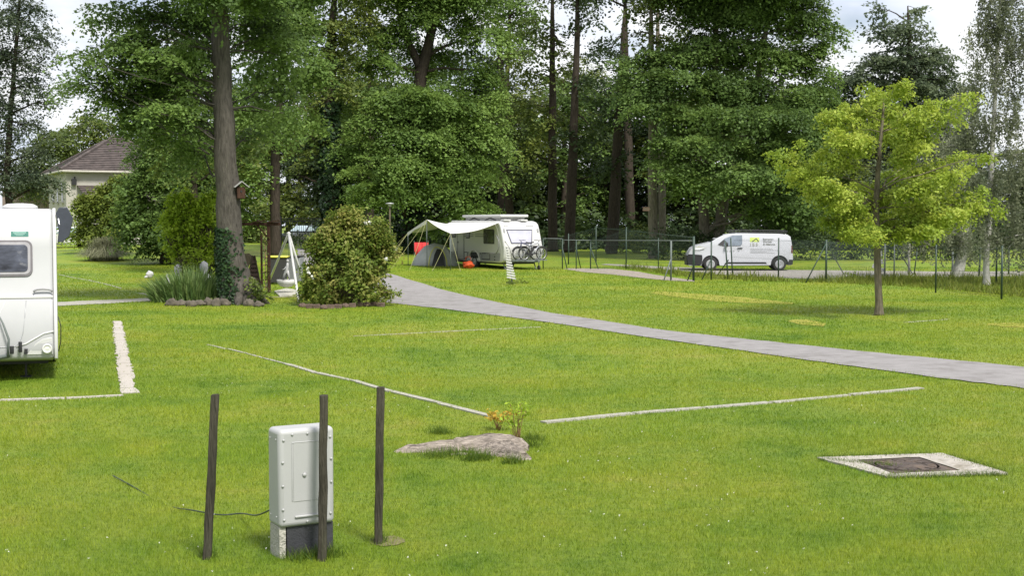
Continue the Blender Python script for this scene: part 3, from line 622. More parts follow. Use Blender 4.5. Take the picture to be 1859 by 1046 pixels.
GOLD = tree('golden_maple', 'small golden leaved tree with a slim trunk standing alone on the lawn', (tr[0][0].x, tr[0][0].y, 0), tr, bl, L_YEL, bark_mat('young_bark', (.15, .13, .095)), 19, per_m3=5.0, spray_r=.22, leaf=.085, dens=42, flat=.25, up=.55, inner=.2, twigs=1, limb_r=.28, limb_every=4, sides=12)
# birches on the right
def birch(name, lab, tr, bl, seed, lm, **kw): return tree(name, lab, tr[0][0], tr, bl, lm, M_BIRCH, seed, 'birches beyond the wire fence', hang=True, **kw)
M_BIRCH = mat('birch_bark', (.36, .35, .33), .8, var=.15, scale=5, bump=.6, bscale=18, stretch=(1, 1, .8), dirt=((.045, .04, .035), 5.5, .56))
Y = 52
tr = trunk_px([(1792, 521, .17), (1791, 505, .13), (1790, 470, .12), (1796, 400, .11), (1800, 300, .095), (1808, 150, .07), (1815, 20, .05), (1822, -120, .02)], Y)
bl = blobs_px([(1815, 10, 55, 45), (1850, 70, 50, 60), (1790, 60, 32, 40), (1800, 120, 45, 45), (1850, 180, 40, 60), (1760, 60, 22, 30), (1762, 150, 30, 40), (1790, 220, 45, 60), (1750, 230, 36, 45), (1850, 280, 40, 60), (1800, 320, 45, 50), (1740, 300, 36, 45), (1760, 360, 45, 35), (1840, 380, 45, 45), (1720, 380, 30, 30), (1800, 420, 46, 22), (1840, 440, 34, 25), (1820, -60, 60, 50), (1880, 420, 40, 50), (1900, 250, 40, 120), (1715, 260, 24, 40), (1890, 90, 40, 70)], Y)
birch('birch', 'tall weeping birch with white trunk at the right edge', tr, bl, 20, L_GREY, per_m3=4.2, spray_r=.45, leaf=.095, dens=46, inner=.1, twigs=4, limb_r=.3)
Y = 60
tr = trunk_px([(1737, 507, .30), (1741, 485, .26), (1747, 460, .22), (1752, 400, .16), (1745, 300, .12), (1735, 200, .05)], Y)
bl = blobs_px([(1700, 300, 45, 45), (1690, 360, 45, 45), (1730, 250, 45, 50), (1670, 410, 45, 30), (1720, 410, 45, 36), (1760, 420, 40, 30), (1690, 230, 36, 45), (1740, 190, 36, 30)], Y)
birch('birch', 'weeping birch with dark leaning trunk beside the white trunked birch', tr, bl, 22, L_GREY, per_m3=3.8, spray_r=.5, leaf=.105, dens=46, inner=.1, twigs=3)
# background wood: many trees in rows behind, sharing three crowns
proto = []
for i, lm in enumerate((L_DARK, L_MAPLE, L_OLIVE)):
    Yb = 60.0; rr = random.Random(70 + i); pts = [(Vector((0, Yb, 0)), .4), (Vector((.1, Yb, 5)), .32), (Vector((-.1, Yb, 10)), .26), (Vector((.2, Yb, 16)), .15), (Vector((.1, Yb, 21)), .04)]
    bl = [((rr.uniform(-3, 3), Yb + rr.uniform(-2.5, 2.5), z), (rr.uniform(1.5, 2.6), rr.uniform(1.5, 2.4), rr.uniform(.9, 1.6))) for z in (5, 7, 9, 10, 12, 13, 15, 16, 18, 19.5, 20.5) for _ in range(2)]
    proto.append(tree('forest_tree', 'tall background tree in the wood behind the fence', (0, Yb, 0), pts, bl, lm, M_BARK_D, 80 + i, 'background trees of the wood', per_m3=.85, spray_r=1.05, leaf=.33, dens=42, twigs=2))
used = [False] * 3; rr = random.Random(5)
def put(px, Y, s=1.0, k=None, zs=1.0):
    k = rr.randrange(3) if k is None else k; p = gx(px, Y)
    o = proto[k] if not used[k] else copy_tree(proto[k]); used[k] = True
    o.location = p; o.rotation_euler = (0, 0, rr.uniform(0, 6.28)); o.scale = (s, s, s * zs); return o
for px in list(range(600, 1560, 62)): put(px + rr.uniform(-14, 14), 116 + rr.uniform(-3, 4), rr.uniform(.85, 1.0), rr.choice((0, 0, 1, 2)), rr.uniform(.60, .84))
for px in list(range(430, 1700, 75)): put(px + rr.uniform(-20, 20), 130 + rr.uniform(-4, 6), rr.uniform(.8, 1.0), rr.choice((0, 1, 2)), .8)
for px in (420, 470, 545, 380): put(px, 126 + rr.uniform(-3, 5), .75, 2, .7)
for px, Y in ((1520, 105), (1600, 122), (1690, 124), (1780, 126), (1860, 122), (1940, 118)): put(px, Y, .6, rr.choice((1, 2)), .7)
# undergrowth under the trees: one mass
r_ = np.random.default_rng(9); bl = []
for px in np.arange(590, 1960, 24):
    p = gx(px + r_.uniform(-8, 8), 108 + r_.uniform(-3, 5)); bl.append(((p.x, p.y, p.z + r_.uniform(.8, 1.8)), (1.8, 1.6, r_.uniform(1.5, 2.5))))
    p = gx(px + 12, 126 + r_.uniform(-3, 4)); bl.append(((p.x, p.y, p.z + 1.6), (2.0, 1.5, 2.2)))
    if r_.random() < .85: p = gx(px, 121 + r_.uniform(-3, 4)); bl.append(((p.x, p.y, p.z + r_.uniform(3, 7)), (2.2, 1.6, r_.uniform(2, 3.2))))
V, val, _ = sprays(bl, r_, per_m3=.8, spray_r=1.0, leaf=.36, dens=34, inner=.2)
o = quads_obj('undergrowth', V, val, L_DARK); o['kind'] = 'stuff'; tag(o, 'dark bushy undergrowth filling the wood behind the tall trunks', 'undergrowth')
bl = []
for px in np.arange(380, 640, 22):
    p = gx(px, 112 + r_.uniform(-3, 5)); bl.append(((p.x, p.y, p.z + r_.uniform(1.2, 3.4)), (1.8, 1.6, r_.uniform(1.4, 2.4))))
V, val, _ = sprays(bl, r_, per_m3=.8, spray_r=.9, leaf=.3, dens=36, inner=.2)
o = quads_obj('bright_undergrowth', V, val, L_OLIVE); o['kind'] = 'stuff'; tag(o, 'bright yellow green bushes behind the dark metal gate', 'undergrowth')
# hedges
def hedge(name, lab, px0, px1, Y, h, dep, lm, seed, top=None, **kw):
    r = np.random.default_rng(seed); bl = []; n = max(3, int((px1 - px0) * Y / F / .7))
    for i in range(n):
        p = gx(px0 + (px1 - px0) * i / (n - 1), Y); hh = h * r.uniform(.88, 1.08) * (top(i / (n - 1)) if top else 1)
        bl.append(((p.x, p.y + r.uniform(-.1, .1), p.z + hh * .5), (.75, dep, hh * .52)))
    k = dict(per_m3=2.0, spray_r=.42, leaf=.14, dens=26, inner=.75, up=.35, flat=.3, droop=.1); k.update(kw)
    return shrub(name, lab, gx((px0 + px1) / 2, Y), bl, lm, seed, 'hedge', **k)
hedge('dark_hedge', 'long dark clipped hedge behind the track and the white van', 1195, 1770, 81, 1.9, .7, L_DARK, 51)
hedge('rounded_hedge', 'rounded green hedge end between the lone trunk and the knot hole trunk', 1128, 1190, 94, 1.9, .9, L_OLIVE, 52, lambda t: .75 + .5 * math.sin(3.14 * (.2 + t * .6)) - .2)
# ------------------------------------------------------------------ foreground: electric box, posts, cable, stump, manhole
M_BOX = mat('grey_polyester', (.365, .37, .372), .45, var=.04, scale=3, bump=.03, bscale=90, dirt=((.33, .33, .31), 2.2, .62), spec=.4)
M_BASEC = mat('old_concrete', (.40, .39, .34), .9, var=.22, scale=12, bump=.8, bscale=45, dirt=((.2, .2, .12), 6, .58), spec=.2)
M_DARKP = mat('dark_base_panel', (.035, .036, .042), .55, var=.2, scale=6, bump=.2, bscale=60)
c0 = gp(508, 1018); EB = thing('electric_box', 'grey plastic electrical cabinet on a concrete and dark base between three posts', 'electrical box', c0, R(30))
W, D, Z0, Z1 = .425, .24, .225, .935
b = MB(); b.prism([(0, 0), (W, 0), (W, D), (0, D)], Z0, Z1, 'z'); b.build('cabinet', M_BOX, EB, bevel=.035, seg=4)
# recessed door: shallow frame around a slightly set back panel
b = MB()
for (x0, x1, z0, z1) in ((.095, .335, .78, .786), (.095, .101, .36, .78), (.329, .335, .36, .78)): b.box(((x0 + x1) / 2, -.001, (z0 + z1) / 2 + .055), (x1 - x0, .008, z1 - z0))
b.build('door_frame', M_BOX, EB, bevel=.002)
b = MB(); b.box((.215, -.001, .625), (.215, .004, .43)); dr = b.build('door_panel', M_BOX, EB, bevel=.0015)
b = MB(); b.tube([(.19, -.004, .60), (.19, -.014, .60)], [.017, .012], 12); b.build('lock', M_BOX, dr, smooth=True)
b = MB(); b.box((.215, -.006, .30), (.20, .012, .016)); b.build('ledge', M_BOX, EB, bevel=.005)
for x, z in ((.035, .86), (.10, .897), (.215, .897), (.33, .897), (.39, .86), (.028, .70), (.028, .53), (.028, .36), (.035, .285), (.21, .258), (.39, .30), (.397, .53), (.397, .70)):
    b = MB(); b.lathe([(.0098, 0), (.0098, .004), (.006, .008), (.001, .009)], n=10); b.v = [(x + p[0], -p[2], z + p[1]) for p in b.v]; b.build('screw', M_BOX, EB, smooth=True)
for y in (.06, .18):
    for z in (.30, .86): b = MB(); b.lathe([(.008, 0), (.008, .003), (.001, .006)], n=8); b.v = [(-p[2], y + p[1], z + p[0]) for p in b.v]; b.build('screw', M_BOX, EB, smooth=True)
text('marking', 'G', .032, M_GREY, EB, Matrix.Translation((.318, -.002, .865)) @ Matrix.Rotation(R(90), 4, 'X') @ Matrix.Rotation(R(12), 4, 'Z'))
b = MB(); b.box((.035, .13, .10), (.05, .20, .26)); b.build('concrete_base', M_BASEC, EB, bevel=.006)
b = MB(); b.box((.245, .055, .105), (.355, .05, .25)); b.build('front_plate', M_DARKP, EB, bevel=.004)
b = MB(); b.box((.24, .16, .10), (.34, .14, .24)); b.build('core', M_BASEC, EB)
b = MB(); b.box((.395, .13, .10), (.045, .19, .26)); b.build('concrete_side', M_BASEC, EB, bevel=.006)
# posts
def post(label, base, top, w, seed):
    p = gp(*base); rnd = random.Random(seed); q = dp(top[0], top[1], p.y + .02); o = MB(); n = 9; pts = []; rad = []
    d = q - p
    for i in range(-1, n + 1): t = i / n; pts.append(d * t + Vector((rnd.uniform(-1, 1), rnd.uniform(-1, 1), 0)) * .003); rad.append(w / 2 * rnd.uniform(.95, 1.06) * (1.05 - .05 * t))
    vs = []; prof = [(-1, -.75), (-.75, -1), (.7, -1), (1, -.7), (1, .75), (.75, 1), (-.7, 1), (-1, .7)]
    for pt, r_ in zip(pts, rad):
        for a, c in prof: vs.append(pt + Vector((a * r_ * rnd.uniform(.93, 1.05), c * r_ * rnd.uniform(.93, 1.05), 0)))
    k = len(prof); m = len(pts)
    o.add(vs, [(i * k + j, i * k + (j + 1) % k, (i + 1) * k + (j + 1) % k, (i + 1) * k + j) for i in range(m - 1) for j in range(k)] + [tuple((m - 1) * k + j for j in range(k))])
    o.v[-k:] = [(x, y, z + rnd.uniform(-.012, .004)) for x, y, z in o.v[-k:]]
    ob = o.build('wooden_post', M_POST, bevel=.004, ang=20); ob.location = p; tag(ob, label, 'post', 'dark wooden posts round the electrical box'); return ob
M_POST = mat('dark_post_wood', (.056, .051, .038), .9, var=.5, scale=7, bump=1.0, bscale=22, stretch=(3.5, 3.5, .35), dirt=((.042, .05, .025), 4, .55), spec=.2)
post('dark wooden post with a cable hooked past it, leaning left of the cabinet', (376, 1016), (391, 716), .056, 1)
post('dark wooden post standing right in front of the electrical cabinet', (585, 1019), (588, 716), .057, 2)
post('dark wooden post right of the cabinet with bare earth at its foot', (687, 989), (691, 702), .057, 3)
# cable from the cabinet into the grass
P = [Vector(EB.location) + Matrix.Rotation(R(30), 3, 'Z') @ Vector((.01, .17, .34)), dp(466, 936, 10.2), gp(438, 944) + Vector((0, 0, .05)), gp(400, 942) + Vector((0, 0, .03)), gp(352, 934) + Vector((0, 0, .03)), gp(300, 915) + Vector((0, 0, -.01)), gp(240, 885) + Vector((0, 0, .01)), gp(205, 868) + Vector((0, 0, .02))]
b = MB(); pp = []
for i in range(len(P) - 1):
    a, q1, q2, z_ = P[max(0, i - 1)], P[i], P[i + 1], P[min(len(P) - 1, i + 2)]
    for k in range(6):
        t = k / 6; pp.append(.5 * ((2 * q1) + (q2 - a) * t + (2 * a - 5 * q1 + 4 * q2 - z_) * t * t + (3 * q1 - a - 3 * q2 + z_) * t ** 3))
pp.append(P[-1]); b.tube(pp, .006, 6); tag(b.build('cable', mat('dark_cable', (.02, .035, .03), .5), smooth=True), 'thin dark cable running from the electrical cabinet into the lawn', 'cable')
# longer grass at the cabinet foot and round the stump, bare earth at a post
M_TUFT = leaf_mat('tuft_blades', (.04, .085, .012), (.085, .15, .016), (.15, .2, .03), .35)
def tufts(name, lab, pts, n, h, w, seed, spread):
    r = np.random.default_rng(seed); P = []
    for p, s in zip(pts, spread): P.append(np.array([p.x, p.y, 0]) + r.normal(size=(n, 3)) * np.array([s, s * .8, 0]))
    P = np.concatenate(P); P[:, 2] = 0; o = quads_obj(name, blades(P, h * r.uniform(.4, 1.3, len(P)), np.full(len(P), w), 1.1, r), r.random(len(P)), M_TUFT, k=3); o['kind'] = 'stuff'; tag(o, lab, 'grass')
ex = Vector(EB.location); Rz = Matrix.Rotation(R(30), 3, 'Z')
tufts('long_grass', 'unmown grass blades along the foot of the electrical cabinet', [ex + Rz @ Vector((x, -.05, 0)) for x in (.1, .2, .3, .38)] + [gp(376, 1012), gp(585, 1014), gp(690, 985)], 110, .09, .006, 61, [.05] * 4 + [.04] * 3)
b = MB(); pe = gp(703, 984)
n = 24; b.add([(pe.x + math.cos(k * 2 * math.pi / n) * .13 * (1 + .3 * mnoise.noise(Vector((k * .9, 1, 0)))), pe.y + math.sin(k * 2 * math.pi / n) * .16 * (1 + .3 * mnoise.noise(Vector((k * .9, 5, 0)))), .006) for k in range(n)], [tuple(range(n))])
o = b.build('bare_earth', mat('earth', (.15, .135, .06), .95, var=.3, scale=18, bump=.8, bscale=50)); o['kind'] = 'structure'
# manhole
cs = [gp(*p) for p in ((1484, 834), (1708, 826), (1828, 862), (1609, 869))]; mc = sum(cs, Vector()) / 4
MH = thing('manhole', 'square concrete manhole surround with a rusty round iron lid in the lawn', 'manhole', mc, 0)
ic = [gp(*p) for p in ((1553, 838), (1668, 833), (1742, 857), (1622, 863.5))]
def frame_between(o_, i_, z):
    b = MB(); O = [(p - mc).to_3d() for p in o_]; I = [(p - mc).to_3d() for p in i_]; vs = []; sub = 5; r = random.Random(3)
    def edge(Q): return [Q[k].lerp(Q[(k + 1) % 4], t / sub) + Vector((r.uniform(-.012, .012), r.uniform(-.012, .012), 0)) for k in range(4) for t in range(sub)]
    A, B = edge(O), edge(I); n = len(A)
    vs = [(p.x, p.y, z) for p in A] + [(p.x, p.y, z - .004) for p in B] + [(p.x, p.y, -.06) for p in A]
    return b.add(vs, [(k, (k + 1) % n, (k + 1) % n + n, k + n) for k in range(n)] + [(k, k + 2 * n, (k + 1) % n + 2 * n, (k + 1) % n) for k in range(n)])
frame_between(cs, ic, .020).build('concrete_surround', mat('worn_concrete', (.35, .325, .29), .9, var=.25, scale=7, bump=1, bscale=22, dirt=((.17, .15, .11), 3.2, .50)), MH)
M_RUST = mat('rusty_iron', (.085, .066, .056), .75, .35, var=.35, scale=5, bump=.8, bscale=30, dirt=((.16, .115, .085), 4, .5))
b = MB(); I = [(p - mc) for p in ic]; b.add([(p.x, p.y, .010) for p in I], [(0, 1, 2, 3)]); b.build('iron_frame', M_RUST, MH)
im = sum(I, Vector()) / 4; ra = min((I[0] - I[1]).length, (I[1] - I[2]).length) * .46
b = MB(); b.lathe([(ra, .010), (ra, .018), (ra - .012, .018), (ra - .014, .004), (ra - .035, .004), (ra - .037, .019), (ra * .62, .020), (ra * .60, .012), (ra * .5, .012), (ra * .48, .020), (.03, .020), (.02, .014)], (im.x, im.y, 0), 40)
for k in range(14):
    a = k * 2 * math.pi / 14; b.box((im.x + math.cos(a) * ra * .75, im.y + math.sin(a) * ra * .75, .022), (ra * .2, .02, .008), Matrix.Rotation(a, 3, 'Z'))
b.build('lid', M_RUST, MH, smooth=False)
# stump: low weathered remains with ridged grain
M_STUMP = mat('grey_stump_wood', (.30, .26, .225), .95, var=.55, scale=5, bump=1.0, bscale=16, stretch=(.55, 5.5, 5.5), dirt=((.075, .056, .042), 2.4, .56), spec=.1)
sc0 = gp(845, 822); ST = thing('tree_stump', 'low weathered grey tree stump lying among the grass with ridged wood', 'stump', sc0, 0)
def ridge(pts, name, seed, nx_=70, ny_=44):
    """pts along x: (x, y centre, half width, height)"""
    b = MB(); vs = []; P = np.array(pts, float)
    for i in range(nx_ + 1):
        t = i / nx_; x = P[0, 0] + (P[-1, 0] - P[0, 0]) * t; yc, hw, h = (np.interp(x, P[:, 0], P[:, k]) for k in (1, 2, 3))
        for j in range(ny_ + 1):
            s = -1 + 2 * j / ny_; prof = max(0, 1 - abs(s) ** 2.4) ** .75
            q = mnoise.noise(Vector((x * 2.0 + seed, s * 3.5, seed))) * .5 + mnoise.noise(Vector((x * 2.2 + seed, s * 11, 2))) * .38 + mnoise.noise(Vector((x * 9, s * 24, seed))) * .16
            z = h * prof * (1 + q) - .03; vs.append((x + .03 * mnoise.noise(Vector((s * 6, x * 2, seed + 5))), yc + s * hw * (1 + .12 * q), z))
    k = ny_ + 1
    return b.add(vs, [(i * k + j, (i + 1) * k + j, (i + 1) * k + j + 1, i * k + j + 1) for i in range(nx_) for j in range(ny_)]).build(name, M_STUMP, ST, smooth=True)
ridge([(-.26, .25, .05, .03), (-.1, .25, .16, .13), (.15, .28, .24, .14), (.42, .24, .26, .16), (.58, .18, .2, .13), (.66, .14, .08, .06)], 'stump_body', 3)
ridge([(-.74, -.02, .04, .03), (-.6, .05, .10, .085), (-.4, .10, .12, .10), (-.15, .12, .13, .11), (.05, .12, .05, .05)], 'root', 9, 50, 34)
ridge([(.1, .02, .12, .06), (.3, -.05, .20, .13), (.46, -.18, .2, .15), (.58, -.32, .15, .12), (.68, -.42, .06, .05)], 'root', 15, 50, 36)
ridge([(-.22, -.12, .04, .02), (-.05, -.12, .09, .05), (.1, -.10, .04, .03)], 'root', 22, 18, 10)
tufts('stump_grass', 'grass tufts growing against the weathered stump', [gp(790, 830), gp(830, 826), gp(860, 836), gp(875, 834), gp(800, 788), gp(850, 803), gp(960, 812), gp(965, 800), gp(930, 842), gp(840, 812), gp(820, 815)], 260, .10, .006, 62, [.10, .1, .07, .09, .07, .05, .09, .07, .05, .05, .05])
tufts('edge_grass', 'grass creeping over the concrete manhole surround', [gp(1500 + 23 * k, 838 + 1.9 * k) for k in range(0, 6)] + [gp(1615 + 20 * k, 868.5 - .5 * k) for k in range(11)] + [gp(1500 + 26 * k, 832 - .7 * k) for k in range(8)] + [gp(1725 + 17 * k, 830 + 5.2 * k) for k in range(6)], 90, .05, .006, 64, [.05] * 31)
# sprouts
def sprout(lab, px, py, h, seed, lm, n=7):
    r = np.random.default_rng(seed); rnd = random.Random(seed); p = gp(px, py); t = thing('sprout', lab, 'seedling', p); b = MB(); C = []
    for k in range(n):
        e = Vector((rnd.uniform(-.16, .16), rnd.uniform(-.14, .14), h * rnd.uniform(.55, 1.05))); path = limb_path((rnd.uniform(-.03, .03), 0, 0), e, rnd, .2, 5); b.tube(path, [.006, .005, .004, .004, .003, .002], 5)
        for j in range(16):
            q = path[-1 - (j % 3)]; C.append((q.x + rnd.gauss(0, .035), q.y + rnd.gauss(0, .035), q.z + rnd.gauss(0, .02)))
    b.build('stem', mat('sprout_stem', (.2, .12, .05), .7), t, smooth=True); C = np.array(C); nn = unit(r.normal(size=(len(C), 3)) * .5 + np.array([0, 0, 1])); quads_obj('foliage', leaf_quads(C, nn, r.uniform(.035, .07, len(C)), r, .5), r.random(len(C)), lm, t)
L_ORG = leaf_mat('orange_leaves', (.24, .18, .02), (.42, .30, .03), (.55, .36, .06), .4)
sprout('young sprout with yellow orange leaves growing behind the stump', 905, 782, .24, 4, L_ORG, 8)
sprout('green young sprout with several stems rising from the stump edge', 940, 806, .44, 6, L_LIME, 9)
# ------------------------------------------------------------------ near caravan (front face towards the camera, cut by the frame's left edge)
o0 = dp(105.5, 660, 20.6); o0.z = 0
NC = thing('caravan', 'white caravan cut off by the left edge, seen from its front', 'caravan', o0, math.atan((929.5 - 105.5) / F))
XW = -2.3
prof = [(.06, .30), (-.12, .34), (-.16, .52), (-.10, .95), (.0, 1.24), (.10, 1.29), (.12, 1.33), (.24, 2.05), (.34, 2.45), (.46, 2.58), (.66, 2.645), (1.2, 2.66), (6.0, 2.6), (6.25, 2.3), (6.3, 1.0), (6.2, .32)]
b = MB(); b.prism(prof, XW + .05, -.05, 'x'); b.build('body', M_WHITE2, NC, bevel=.05, seg=3, ang=50)
def side_rail(x0, x1, grow, name, m, parent):
    b = MB(); P = [Vector((0, y, z)) for y, z in prof]; c = Vector((0, 3.1, 1.4)); b.prism([(q.y + (grow if q.y > 3 else -grow) , q.z + (grow if q.z > 1.5 else -grow * .3)) for q in P], x0, x1, 'x'); return b.build(name, m, parent, bevel=.012)
side_rail(-.052, 0, .012, 'edge_rail', M_WHITE, NC); side_rail(XW, XW + .052, .012, 'edge_rail', M_WHITE, NC)
def fy(z):
    for (y0, z0), (y1, z1) in zip(prof[1:], prof[2:]):
        if z0 <= z <= z1: return y0 + (y1 - y0) * (z - z0) / (z1 - z0)
    return .5
def rrect(x0, x1, z0, z1, r, n=5):
    P = []
    for cx, cz, a0 in ((x1 - r, z0 + r, -90), (x1 - r, z1 - r, 0), (x0 + r, z1 - r, 90), (x0 + r, z0 + r, 180)):
        for k in range(n + 1): a = R(a0 + 90 * k / n); P.append((cx + r * math.cos(a), cz + r * math.sin(a)))
    return P
def front_panel(poly, t, off, name, m, parent, bevel=.006):
    b = MB(); n = len(poly); A = [(x, fy(z) - off - t, z) for x, z in poly]; B = [(x, fy(z) - off, z) for x, z in poly]
    b.add(A + B, [tuple(range(n)), tuple(range(2 * n - 1, n - 1, -1))] + [(i, (i + 1) % n, (i + 1) % n + n, i + n) for i in range(n)]); return b.build(name, m, parent, bevel=bevel)
w = front_panel(rrect(-1.97, -.35, 1.60, 2.16, .10), .022, -.004, 'window', mat('window_rubber', (.13, .12, .13), .5), NC)
front_panel(rrect(-1.94, -.38, 1.63, 2.13, .08), .012, .012, 'frame', mat('window_grey', (.30, .29, .31), .4), w)
front_panel(rrect(-1.90, -.42, 1.67, 2.09, .06), .014, .016, 'pane', mat('curtained_glass', (.05, .055, .075), .12, var=.9, scale=2.5, stretch=(1, 1, 2.5), dirt=((.28, .28, .30), 2.6, .58)), w)
front_panel([(-.905, 1.68), (-.88, 1.68), (-.88, 2.08), (-.905, 2.08)], .008, .026, 'bar', M_BLACK, w, .002)
st = front_panel(rrect(-.66, -.405, 2.215, 2.295, .006, 2), .004, -.001, 'sticker', mat('green_sticker', (.03, .16, .13), .5, var=.1), NC, 0)
for k, zz in enumerate((2.272, 2.25, 2.232)): front_panel([(-.63 + .02 * k, zz), (-.44 - .02 * k, zz), (-.44 - .02 * k, zz + (.012, .006, .006)[k]), (-.63 + .02 * k, zz + (.012, .006, .006)[k])], .002, .0042, 'print', mat('sticker_print', (.35, .55, .5), .5), st, 0)
b = MB(); h = [(-.34, 1.36), (-.325, 1.385), (-.28, 1.40), (-.2, 1.405), (-.13, 1.40), (-.085, 1.385), (-.07, 1.36)]; b.tube([(x, fy(z) - .035 - .02 * math.sin(math.pi * i / 6), z) for i, (x, z) in enumerate(h)], .016, 8); b.build('grab_handle', mat('handle_grey', (.27, .27, .28), .5), NC, smooth=True)
b = MB(); b.box((-1.15, .045, 1.283), (2.18, .05, .05)); b.build('ledge', M_WHITE, NC, bevel=.015)
# locker seams, light panel, steady leg
def seam(pts, name='seam', r=.006, m=None): 
    b = MB(); b.tube([(x, fy(z) - .002, z) for x, z in pts], r, 6); return b.build(name, m or M_GREY, NC, smooth=True)
LK = seam([(-.45, 1.24), (-.47, 1.0), (-.50, .75), (-.55, .60), (-.62, .545), (-.9, .53), (-1.4, .53), (-1.68, .545), (-1.75, .60), (-1.80, .75), (-1.85, 1.24)], 'locker_lid', .007)
seam([(-.75, 1.22), (-.86, .98), (-.90, .9)], 'crease', .004, M_WHITE); 
ps = [(-.06, .76), (-.2, .73), (-.34, .65), (-.46, .58), (-.6, .54)]; seam(ps, 'bumper_line', .014, M_WHITE)
lp = front_panel([(-.52, .41), (-.44, .42), (-.32, .58), (-.22, .645), (-.08, .67), (-.07, .41)], .012, -.002, 'lamp_panel', M_WHITE, NC, .008)
front_panel([(-.24, .43), (-.22, .46), (-.17, .57), (-.08, .585), (-.08, .43)], .008, .011, 'lamp_recess', M_WHITE2, lp, .005)
b = MB(); b.lathe([(.075, 0), (.075, .02), (.058, .03), (.05, .018), (.03, .022), (.005, .028)], n=20); b.v = [(-.155 + p[0], fy(.5) - .02 - p[2], .50 + p[1]) for p in b.v]; b.build('position_lamp', mat('lamp_lens', (.62, .62, .60), .2, coat=.4), lp, smooth=True)
b = MB(); b.box((-.48, .5, .18), (.035, .05, .36)); b.box((-.48, .5, .012), (.16, .16, .024)); b.tube([(-.48, .5, .2), (-.68, .62, .36)], .016, 6); b.tube([(-.48, .5, .2), (-.30, .42, .33)], .014, 6); b.build('steady_leg', M_BLACK, NC, bevel=.004)
b = MB(); b.box((XW / 2, 3.2, .27), (2.0, 5.6, .10)); b.build('chassis', M_BLACK, NC)
b = MB(); b.tube([(-.68, -.02, .40), (-1.15, -1.2, .42)], .035, 8); b.tube([(-1.62, -.02, .40), (-1.15, -1.2, .42)], .035, 8); b.box((-1.15, -1.3, .46), (.12, .3, .12)); b.build('drawbar', M_STEEL, NC, bevel=.01)
b = MB(); b.tube([(-.72, -.24, .40), (-.7, -.26, .66), (-.78, -.2, .9), (-.83, -.15, 1.0)], [.018, .018, .014, .012], 8); b.build('jockey_crank', M_STEEL, NC, smooth=True)
b = MB(); b.tube([(-.66, -.24, .44), (-.66, -.24, .56)], .03, 10); b.tube([(-.54, -.22, .46), (-.54, -.22, .62)], .028, 10); b.box((-.46, -.2, .47), (.05, .05, .08)); b.build('plug', M_BLACK, NC, bevel=.006)
for y in (2.9, 3.7):
    for x in (-.12, XW + .12):
        b = MB(); b.tube([(x - .09, y, .33), (x + .09, y, .33)], .33, 24); wt = b.build('wheel', M_RUB, NC, bevel=.02); b = MB(); b.tube([(x - .095, y, .33), (x + .095, y, .33)], .19, 20); b.build('rim', M_CHROME, wt, bevel=.01)
b = MB(); b.lathe([(.28, 0), (.27, .05), (.2, .085), (.05, .095)], (-.55, 1.5, 2.655), 20); b.build('roof_vent', M_WHITE, NC, smooth=True)
b = MB(); b.box((-1.5, 1.1, 2.69), (.7, .5, .06)); b.build('roof_hatch', M_WHITE, NC, bevel=.02)
# dark open side flap on the right flank
b = MB(); b.prism([(.0, 2.58), (.05, 2.67), (.17, 2.68), (.26, 2.5), (.20, 2.22), (.10, 2.13), (.02, 2.12), (.04, 2.3)], .35, 1.35, 'y'); b.build('side_flap', mat('dark_flap', (.045, .05, .07), .35, var=.2), NC, bevel=.01)
b = MB(); b.tube([(.035, .36, 2.5), (.10, .38, 2.12)], .016, 6); b.build('flap_stay', M_CHROME, NC, smooth=True)
b = MB(); b.tube([(.01, .4, .95), (.05, .4, .8), (.045, .42, .55), (.01, .5, .4)], .008, 6); b.build('side_cable', M_BLACK, NC, smooth=True)

# ------------------------------------------------------------------ far caravan with bicycles on the drawbar
gpt = gp(914.5, 490); FC = thing('caravan', 'white and grey caravan with raised roof under the trees in the middle', 'caravan', gpt, R(30))
W, Ln = 2.35, 6.2
M_CARA = mat('caravan_side', (.46, .46, .44), .4, var=.03, scale=2)
M_CGREY = mat('caravan_grey', (.22, .225, .23), .45, var=.06)
prof = [(.45, .34), (.12, .42), (.02, .62), (-.04, 1.0), (-.02, 1.2), (.30, 2.1), (.42, 2.35), (.6, 2.46), (.9, 2.52), (5.9, 2.56), (6.1, 2.4), (6.2, 1.4), (6.15, .36)]
b = MB(); b.prism(prof, .02, W, 'x'); b.build('body', M_WHITE, FC, bevel=.09, seg=4, ang=60)
def splate(poly, name, m, off=.0, t=.012, par=FC, bevel=0):
    b = MB(); b.prism(poly, .02 - off - t, .02 - off, 'x'); return b.build(name, m, par, bevel=bevel)
splate([(.75, .40), (.42, .44), (.30, .62), (.28, 1.0), (.42, 1.45), (.7, 2.1), (.95, 2.36), (6.02, 2.38), (6.1, 1.4), (6.06, .40), (3.85, .40), (3.78, .72), (3.55, .92), (3.2, .98), (2.85, .92), (2.62, .72), (2.55, .40)], 'side_panel', M_CARA)
splate([(.80, .42), (.45, .45), (.36, .8), (.40, .86), (2.64, .86), (2.6, .70), (2.52, .42)], 'skirt', M_CGREY, .013, .006); splate([(3.86, .42), (3.8, .74), (3.74, .86), (6.07, .86), (6.05, .42)], 'skirt', M_CGREY, .013, .006)
def win(y0, y1, z0, z1):
    w = splate(rrect(y0, y1, z0, z1, .07), 'window', M_BLACK, .013, .02); splate(rrect(y0 + .05, y1 - .05, z0 + .05, z1 - .05, .05), 'pane', mat('tinted', (.035, .04, .038), .1, var=.5, scale=4), .034, .005, w)
win(1.0, 2.15, 1.32, 2.08); win(5.35, 6.02, 1.62, 2.08); win(3.72, 4.15, 1.58, 2.08)
dd = splate(rrect(4.38, 5.12, .46, 2.12, .05), 'door', M_CARA, .014, .016); 
b = MB()
